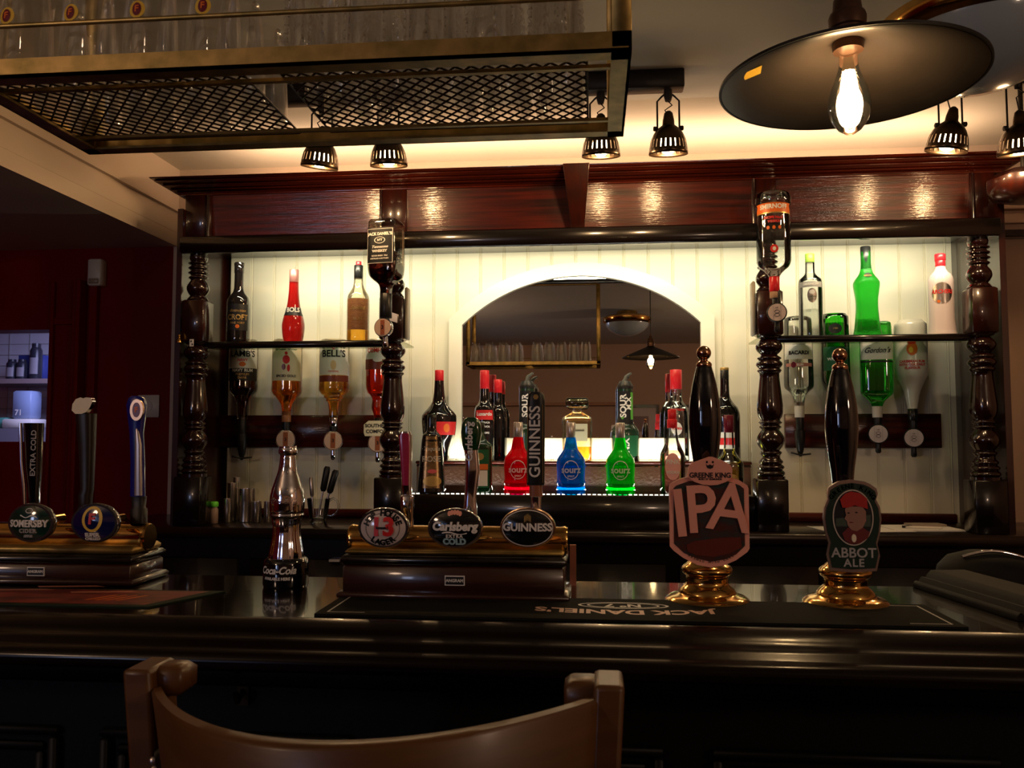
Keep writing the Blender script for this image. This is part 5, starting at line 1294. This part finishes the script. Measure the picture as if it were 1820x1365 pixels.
mb.text('Coca-Cola', .013, (-.0, 0, Zc(888)), CHROME, .0006, .35, .0008, warp=onto(prof, eps=.0004)); mb.build('chrome_bottle', cb, sharp=False)

# ================================================================== HAND PUMPS
def hand_pump(label, px, Y, pyball):
    t = thing('hand_pump', label, 'beer pump', (P(px, 1060, Y).x, Y, ZB), 0, 'black handled brass beer pumps on the bar')
    s = S(px, 900, Y); Z = lambda py: (1060-py)*s
    prof = smooth([(Z(1060), 73), (Z(1057), 74), (Z(1050), 66), (Z(1045), 52), (Z(1042), 50), (Z(1036), 46), (Z(1028), 38), (Z(1020), 37), (Z(1014), 38), (Z(1010), 43), (Z(1004), 45), (Z(998), 42), (Z(994), 36), (Z(980), 22), (Z(960), 20)])
    mb = MB(); mb.lathe([(z, r*s) for z, r in prof], BRASS, 56); mb.build('brass_base', t)
    prof = smooth([(Z(965), 15), (Z(930), 15), (Z(900), 16), (Z(860), 17.5), (Z(825), 20), (Z(790), 25), (Z(760), 28), (Z(735), 28.5), (Z(705), 26.5), (Z(675), 22), (Z(655), 17.5), (Z(643), 14), (Z(638), 12)])
    mb = MB(); mb.lathe([(z, r*s) for z, r in prof], BLKGLOSS, 48); mb.build('handle', t)
    prof = smooth([(Z(643), 13.5), (Z(638), 14), (Z(634), 12), (Z(631), 7), (Z(629), 7)])
    mb = MB(); mb.lathe([(z, r*s) for z, r in prof], pbr('rose_brass', (.62, .34, .20), .14, 1.0), 32); mb.ball((0, 0, Z(617)), 13.2*s, pbr('rose_brass', (.6, .3, .2), .14, 1.0), 28, 16); mb.build('ball_finial', t)
    return t, s, Z
# copper clip
t, s, Z = hand_pump('beer pump with black handle and large copper shield pump clip', 1257, 1.25, 620)
yc = -.036
def px_out(pts, s=s, Z=Z): return [((x-1257)*s, Z(y)) for x, y in pts]
shield = [(1188,857),(1190,850),(1206,842),(1219,838),(1290,838),(1307,843),(1321,852),(1323,858),(1323,960),(1319,966),(1300,980),(1280,989),(1257,993),(1234,989),(1210,977),(1194,965),(1188,958)]
mb = MB(); mb.prism(px_out(shield), yc-.006, yc, COPPER)
inner_ = [(1195,858),(1200,853),(1222,845),(1288,845),(1308,852),(1315,858),(1315,955),(1300,970),(1280,979),(1257,983),(1234,978),(1212,969),(1195,953)]
mb.prism(px_out(inner_), yc-.0068, yc-.0058, pbr('clip_field', (.03, .045, .042), .4, .3, noise=((40, 40, 90), 1.0, (.09, .022, .016))))
mb.prism(px_out([(1216,955),(1230,948),(1258,944),(1290,941),(1308,941),(1310,958),(1290,968),(1262,975),(1232,972),(1218,966)]), yc-.0078, yc-.0066, pbr('clip_scene', (.16, .030, .018), .4, .3))
arctext(mb, 'BREWED WITH CARE', .0040, 66*s, PI*1.30, PI*1.70, PRINTK, lambda x, z: (x, yc-.0078, z+Z(918)), .0001, True)
mb.text('I', .088, ((1206-1257)*s, yc-.0078, Z(904)), COPPER, .0030, 0, .0022, rot=math.radians(6), xs=.8)
mb.text('P', .092, ((1241-1257)*s, yc-.0078, Z(897)), COPPER, .0014, 0, .0022, rot=math.radians(4), xs=.92)
mb.text('A', .094, ((1290-1257)*s, yc-.0078, Z(894)), COPPER, .0010, 0, .0022, rot=math.radians(-7), xs=.92)
mb.build('pump_clip', t)['label'] = 'copper shield clip with raised letters'
mb = MB(); top = [(1219,836),(1221,820),(1226,814),(1242,808),(1256,803),(1262,803),(1278,809),(1292,817),(1295,824),(1294,838),(1284,846),(1270,851),(1258,852),(1245,851),(1230,846)]
mb.prism(px_out(top), yc-.012, yc-.007, COPPER); mb.text('GREENE KING', .0098, (0, yc-.0123, Z(835)), PRINTK, .0003, sp if False else 0, .0002, xs=.92)
mb.text('BURY ST EDMUNDS', .0036, (0, yc-.0123, Z(841.5)), PRINTK, .0001)
for q in ((-5, 812), (5, 812)): mb.prism(ell(q[0]*s, Z(q[1]), 1.8*s, 2.2*s, 10), yc-.0125, yc-.0121, PRINTK)
mb.prism([((a)*s, Z(b)) for a, b in ((-7, 815), (-4, 818), (0, 816), (4, 818), (7, 815), (5, 822), (0, 824), (-5, 822))], yc-.0125, yc-.0121, PRINTK)
mb.build('clip_crest', t)
mb = MB(); mb.box(-.008, .008, yc, -.012, Z(960), Z(900), BRASSOLD); mb.build('clip_bracket', t)
# oval portrait clip
t, s, Z = hand_pump('beer pump with black handle and waisted dark green portrait pump clip', 1503, 1.25, 620)
o1 = [(1462,862),(1464,852),(1474,845),(1482,841),(1502,838),(1524,841),(1533,845),(1544,853),(1546,862),(1543,872),(1549,885),(1551,905),(1548,930),(1543,948),(1547,968),(1541,994),(1500,997),(1464,994),(1459,968),(1463,948),(1457,930),(1454,905),(1456,885),(1462,872)]
tr = lambda pts, k=1.0: [((x-1503)*s*k, Z(918+(y-918)*k)) for x, y in pts]
mb = MB(); mb.prism(tr(o1), yc-.006, yc, pbr('clip_rim', (.40, .27, .22), .35, .7)); mb.prism(tr(o1, .93), yc-.0072, yc-.0058, pbr('clip_green', (.012, .028, .018), .35))
oc = (0, Z(903)); mb.prism(ell(oc[0], oc[1], 34*s, 48*s, 48), yc-.0082, yc-.007, pbr('print_cream', (.6, .5, .4), .5)); mb.prism(ell(oc[0], oc[1], 32*s, 46*s, 48), yc-.0086, yc-.0081, PRINTK)
skin = pbr('portrait_skin', (.32, .16, .11), .5); hy_ = yc-.0092
q = lambda pts: [((x-1503)*s, Z(y)) for x, y in pts]
mb.prism(q([(1474,905),(1532,898),(1532,918),(1474,918)]), yc-.0088, yc-.0085, pbr('portrait_land', (.05, .07, .05), .5))
mb.prism(q([(1484,930),(1494,920),(1516,918),(1530,928),(1526,938),(1512,947),(1498,948),(1488,942)]), hy_, yc-.0085, pbr('portrait_robe', (.14, .015, .015), .5))
mb.prism(q([(1489,890),(1492,884),(1518,884),(1524,892),(1524,908),(1518,920),(1508,926),(1499,924),(1493,916),(1492,909),(1488,905),(1491,899)]), hy_-.0006, hy_, skin)
mb.prism(q([(1485,886),(1481,872),(1490,862),(1500,858),(1514,861),(1526,870),(1527,888),(1518,885),(1505,882),(1494,886)]), hy_-.0012, hy_-.0004, pbr('portrait_hat', (.40, .015, .012), .5))
for a, b in ((1495, 895), (1508, 894)): mb.prism(ell((a-1503)*s, Z(b), 2.2*s, 1.2*s, 10), hy_-.001, hy_-.0005, PRINTK)
mb.prism(ell((1499-1503)*s, Z(911), 4*s, .8*s, 10), hy_-.001, hy_-.0005, CAPD); mb.prism(ell((1503-1503)*s, Z(938), 4*s, 7*s, 14), hy_-.001, hy_, LABELC)
mb.text('ABBOT', .0185, (0, yc-.0076, Z(964)), PRINTG, .0003); mb.text('ALE', .0150, (0, yc-.0076, Z(981)), PRINTG, .0003, spacing=1.15)
arctext(mb, 'GREENE KING', .0088, 51*s, PI*.80, PI*.20, PRINTT, lambda x, z: (x, yc-.0076, z+Z(903)), .0002, ex=.90, ez=1.05)
mb.build('pump_clip', t)['label'] = 'dark green clip with a portrait in a red hat'
mb = MB(); mb.box(-.008, .008, yc, -.012, Z(960), Z(900), BRASSOLD); mb.build('clip_bracket', t)
# slim blue and copper cleaning bottle between the fonts
mb = MB(); x = P(1019, 1000, 1.38); 
t = thing('bar_towel_holder', 'thin upright copper strip beside the right end of the middle beer font', 'strip', (x.x, 1.36, ZB)); mb.box(-.005, .005, -.003, .003, 0, P(1019, 968, 1.36).z-ZB, COPPER); mb.build('strip_body', t)

# ================================================================== LEFT WALL THINGS, KITCHEN
p = P(174, 485, YB-.02)
t = thing('wall_sensor', 'small cream motion sensor high on the red wall', 'sensor', (p.x, YB-.031, p.z))
s = S(174, 485, YB)
MB().box(-12*s, 12*s, -.02, .03, -24*s, 23*s, WHITEP, bev=.006).build('housing', t); MB().box(-9*s, 9*s, -.024, -.0195, -21*s, -12*s, pbr('sensor_lens', (.35, .27, .2), .3), bev=.002).build('sensor_lens', t)
p = P(265, 722, YB)
t = thing('wall_socket', 'cream wall socket plate on the red wall behind the blue tap handle', 'socket', (p.x, YB-.001, p.z))
s = S(265, 722, YB); MB().box(-20*s, 20*s, -.008, 0, -20*s, 20*s, WHITEP, bev=.003).build('plate', t); mb = MB(); mb.prism(ell(-.004, 0, 10*s, 10*s, 24), -.012, -.008, WHITEP); mb.build('dial', t)
# kitchen shelf and jars beyond the hatch
YK = 5.2
q0 = P(10, 676, YK); q1 = P(110, 676, YK)
o = MB().box(-.6, .6, -.14, .28, -.03, 0, pbr('kitchen_shelf', (.25, .18, .17), .5)).build('kitchen_shelf'); o.location = ((q0.x+q1.x)/2+.22, YK, q0.z); tag(o, 'brownish shelf in the kitchen seen through the hatch', 'shelf')
JARB = pbr('jar_dark', (.02, .02, .03), .3); JARL = pbr('jar_label', (.25, .23, .25), .5)
for px, hw, top, lab in ((28, 9, 640, 'dark label jar at the left of the kitchen shelf'), (46, 9, 640, 'dark label jar in the middle of the kitchen shelf'), (70, 10, 612, 'tall dark bottle at the right of the kitchen shelf')):
    t = thing('storage_jar', lab, 'jar', (P(px, 676, YK).x, YK-.04, q0.z), 0, 'jars on the kitchen shelf'); s = S(px, 676, YK); h = P(px, top, YK).z-q0.z
    mb = MB(); mb.lathe([(0, hw*s*.95), (.005, hw*s), (h*.8, hw*s), (h*.9, hw*s*.7)], JARB, 24); mb.build('jar_body', t)
    mb = MB(); mb.lathe([(h*.85, hw*s*.72), (h, hw*s*.72)], JARB, 24); mb.build('lid', t)
    mb = MB(); pr = [(0, hw*s), (h*.8, hw*s)]; wrap(mb, pr, h*.15, h*.6, JARL, 1.8); mb.build('label', t)
o = MB().box(-.09, .09, -.06, .06, 0, .17, pbr('blue_box', (.04, .06, .28), .5), bev=.004).build('blue_box'); o.location = (P(48, 640, YK).x, YK+.10, q0.z); tag(o, 'dark blue box behind the jars on the kitchen shelf', 'box')
q2 = P(60, 762, YK)
o = MB().box(-.45, .6, -.30, .28, -.85+.0, 0, pbr('kitchen_counter', (.18, .17, .20), .4)).build('kitchen_counter'); o.location = (q2.x, YK, q2.z); tag(o, 'grey kitchen counter seen through the hatch', 'counter')
o.scale = (1, 1, q2.z/.85)
t = thing('kitchen_machine', 'pale blue and white kitchen machine below the shelf seen through the hatch', 'appliance', (P(66, 755, YK).x, YK-.12, q2.z))
MB().box(-.10, .10, -.08, .08, 0, .06, WHITEP, bev=.008).build('base', t); MB().box(-.055, .07, -.05, .06, .061, .24, pbr('pale_blue', (.28, .36, .55), .35), bev=.01).build('jug', t); mb = MB(); mb.text('71', .05, (-.01, -.052, .10), PRINTW, .001); mb.build('display', t)
o = MB().box(-.05, .05, -.05, .05, 0, .07, pbr('teal_tub', (.08, .28, .22), .4), bev=.01).build('storage_tub'); o.location = (P(30, 765, YK).x, YK-.12, q2.z); tag(o, 'teal tub on the kitchen counter, left of the machine', 'tub')
# small brass ornament and white tag on the left post
p = P(332, 598, YS-.05)
t = thing('brass_bell', 'small brass bell ornament on the left turned post', 'bell', (PX[0]-.047, YS-.052, P(332, 612, YS).z))
mb = MB(); mb.lathe([(0, .012), (.004, .013), (.012, .008), (.020, .004), (.024, .003)], BRASS, 20); mb.ball((0, 0, .028), .006, BRASS, 14, 10); mb.build('bell_body', t)
o = MB().box(-.008, .008, -.002, .0, -.014, .014, PAPER).build('price_tag'); o.location = (P(341, 612, YS-.05).x, YS-.051, P(341, 612, YS).z); tag(o, 'tiny white tag with dark marks pinned to the left post', 'tag')
mb = MB(); mb.box(-.004, .001, -.0005, 0, .003, .009, PRINTK); mb.box(.001, .006, -.0005, 0, -.009, -.003, PRINTK)
b = mb.build('marks', o); b.location = (0, -.0025, 0)
# dark octagonal fitting at the far right edge
p = P(1830, 320, 2.9)
t = thing('wooden_lantern', 'dark faceted wooden fitting at the right edge below the cornice', 'fitting', (p.x+.03, 3.0, p.z))
mb = MB(); mb.lathe([(-.05, .03), (-.03, .10), (.0, .12), (.03, .12), (.06, .07)], WOODV, 8, smooth=False); mb.build('lantern_body', t)
mb = MB(); mb.tube([(0, 0, .055), (0, 0, CEZ-p.z)], .008, IRON, 8); mb.build('stem', t)

# ================================================================== BAR STOOL IN FRONT
YC1 = .70
pl = P(243, 1190, .72); pr_ = P(1085, 1218, .66)
ch = thing('bar_stool', 'wooden bar stool with a curved backrest and studded dark upholstery in front of the bar', 'chair', ((pl.x+pr_.x)/2, .78, 0))
ox, oy = ch.location.x, ch.location.y
def post(a, w, d, tilt, y):
    top = a; mb = MB(); vs = []
    for z, dx, k in ((top.z, 0, 1.0), (top.z-.16, tilt*.16, .92), (top.z-.42, tilt*.42, .9), (.62, tilt*.45, .9), (0.0, tilt*.2, .8)):
        for sx, sy in ((-1,-1), (1,-1), (1,1), (-1,1)): vs.append((top.x-ox+dx+sx*w*k/2, y-oy+sy*d*k/2, z))
    fs = [(3,2,1,0), (16,17,18,19)]
    fs = [tuple(reversed(f)) for f in fs]
    for i in range(4):
        for k in range(4): fs.append((i*4+k, (i+1)*4+k, (i+1)*4+(k+1) % 4, i*4+(k+1) % 4))
    mb.add(vs, fs, CHAIRW, False); return mb
yl, yr = .735, .675
post(P(243, 1190, yl), .026, .050, .09, yl+.022).build('back_post', ch, bevel=.004)
post(P(1083, 1218, yr), .024, .050, -.05, yr+.022).build('back_post', ch, bevel=.004)
# curved top rail lofted between the posts, bowed toward the viewer
A_, B_ = P(258, 1212, yl), P(1068, 1228, yr); n = 40
mb = MB(); vs = []; fs = []
for i in range(n+1):
    u = i/n; x = A_.x+(B_.x-A_.x)*u; yb0 = yl+(yr-yl)*u; bow = .135*(1-(2*u-1)**2)
    yy = yb0-bow; zt1 = (A_.z+(B_.z-A_.z)*u)-.006+.004*math.sin(PI*u); zb1_ = zt1-.125
    th_ = .018
    for (dy, z) in ((0, zt1-.003), (.003, zt1), (th_-.003, zt1), (th_, zt1-.003), (th_, zb1_), (0, zb1_)):
        vs.append((x-ox+(.022*(1-u)**6-.010*u**8)*(1 if z < zt1-.05 else 0)+.006*(1-u)**6, yy+dy-oy, z))
for i in range(n):
    for k in range(6): fs.append((i*6+k, i*6+(k+1) % 6, (i+1)*6+(k+1) % 6, (i+1)*6+k))
fs += [tuple(range(5, -1, -1)), tuple(n*6+k for k in range(6))]
mb.add(vs, fs, CHAIRW, True); mb.build('backrest', ch)
for (a, sg, yy) in ((P(256, 1192, yl), 1, yl), (P(1070, 1222, yr), -1, yr)):
    mb = MB(); mb.box(min(0, sg*.030), max(0, sg*.030), .006, .040, -.026, .0, CHAIRW, bev=.005); o = mb.build('corner_block', ch); o.location = (a.x-ox, yy-oy+.004, a.z)
# upholstered lower pad with studs
mb = MB(); vs = []; fs = []; studs = []
z1 = P(250, 1348, yl-.02).z
for i in range(n+1):
    u = i/n; x = A_.x+.012+(B_.x-A_.x-.024)*u; yy = yl+(yr-yl)*u-.145*(1-(2*u-1)**2)-.004; dz = -.020*math.sin(PI*u)
    for (dy, z) in ((0, z1+dz), (.034, z1+dz), (.034, z1-.22), (0, z1-.22)): vs.append((x-ox, yy+dy-oy, z))
    if i % 1 == 0: studs.append((x-ox, yy-oy-.001, z1+dz-.008))
for i in range(n):
    for k in range(4): fs.append((i*4+k, i*4+(k+1) % 4, (i+1)*4+(k+1) % 4, (i+1)*4+k))
fs += [(3, 2, 1, 0), tuple(n*4+k for k in range(4))]
mb.add(vs, fs, LEATHER, True); pad = mb.build('back_pad', ch)
for i, c in enumerate(studs[::1][:9]):
    mb = MB(); mb.ball(c, (.0042, .003, .0042), STEEL, 10, 6); mb.build('stud', pad)
mb = MB(); mb.box(-.20, .20, -.14, .22, .70, .76, LEATHER, bev=.02); mb.build('seat', ch)
for sx in (-1, 1):
    mb = MB(); mb.tube([(sx*.18, .18, .70), (sx*.22, .22, 0)], .017, CHAIRW, 10); mb.build('leg', ch)
mb = MB(); mb.tube([(-.20, -.06, .3), (-.2, .20, .3)], .010, CHAIRW, 8); mb.tube([(.20, -.06, .3), (.2, .20, .3)], .010, CHAIRW, 8); mb.tube([(-.2, .2, .3), (.2, .2, .3)], .010, CHAIRW, 8); mb.build('stretcher', ch)
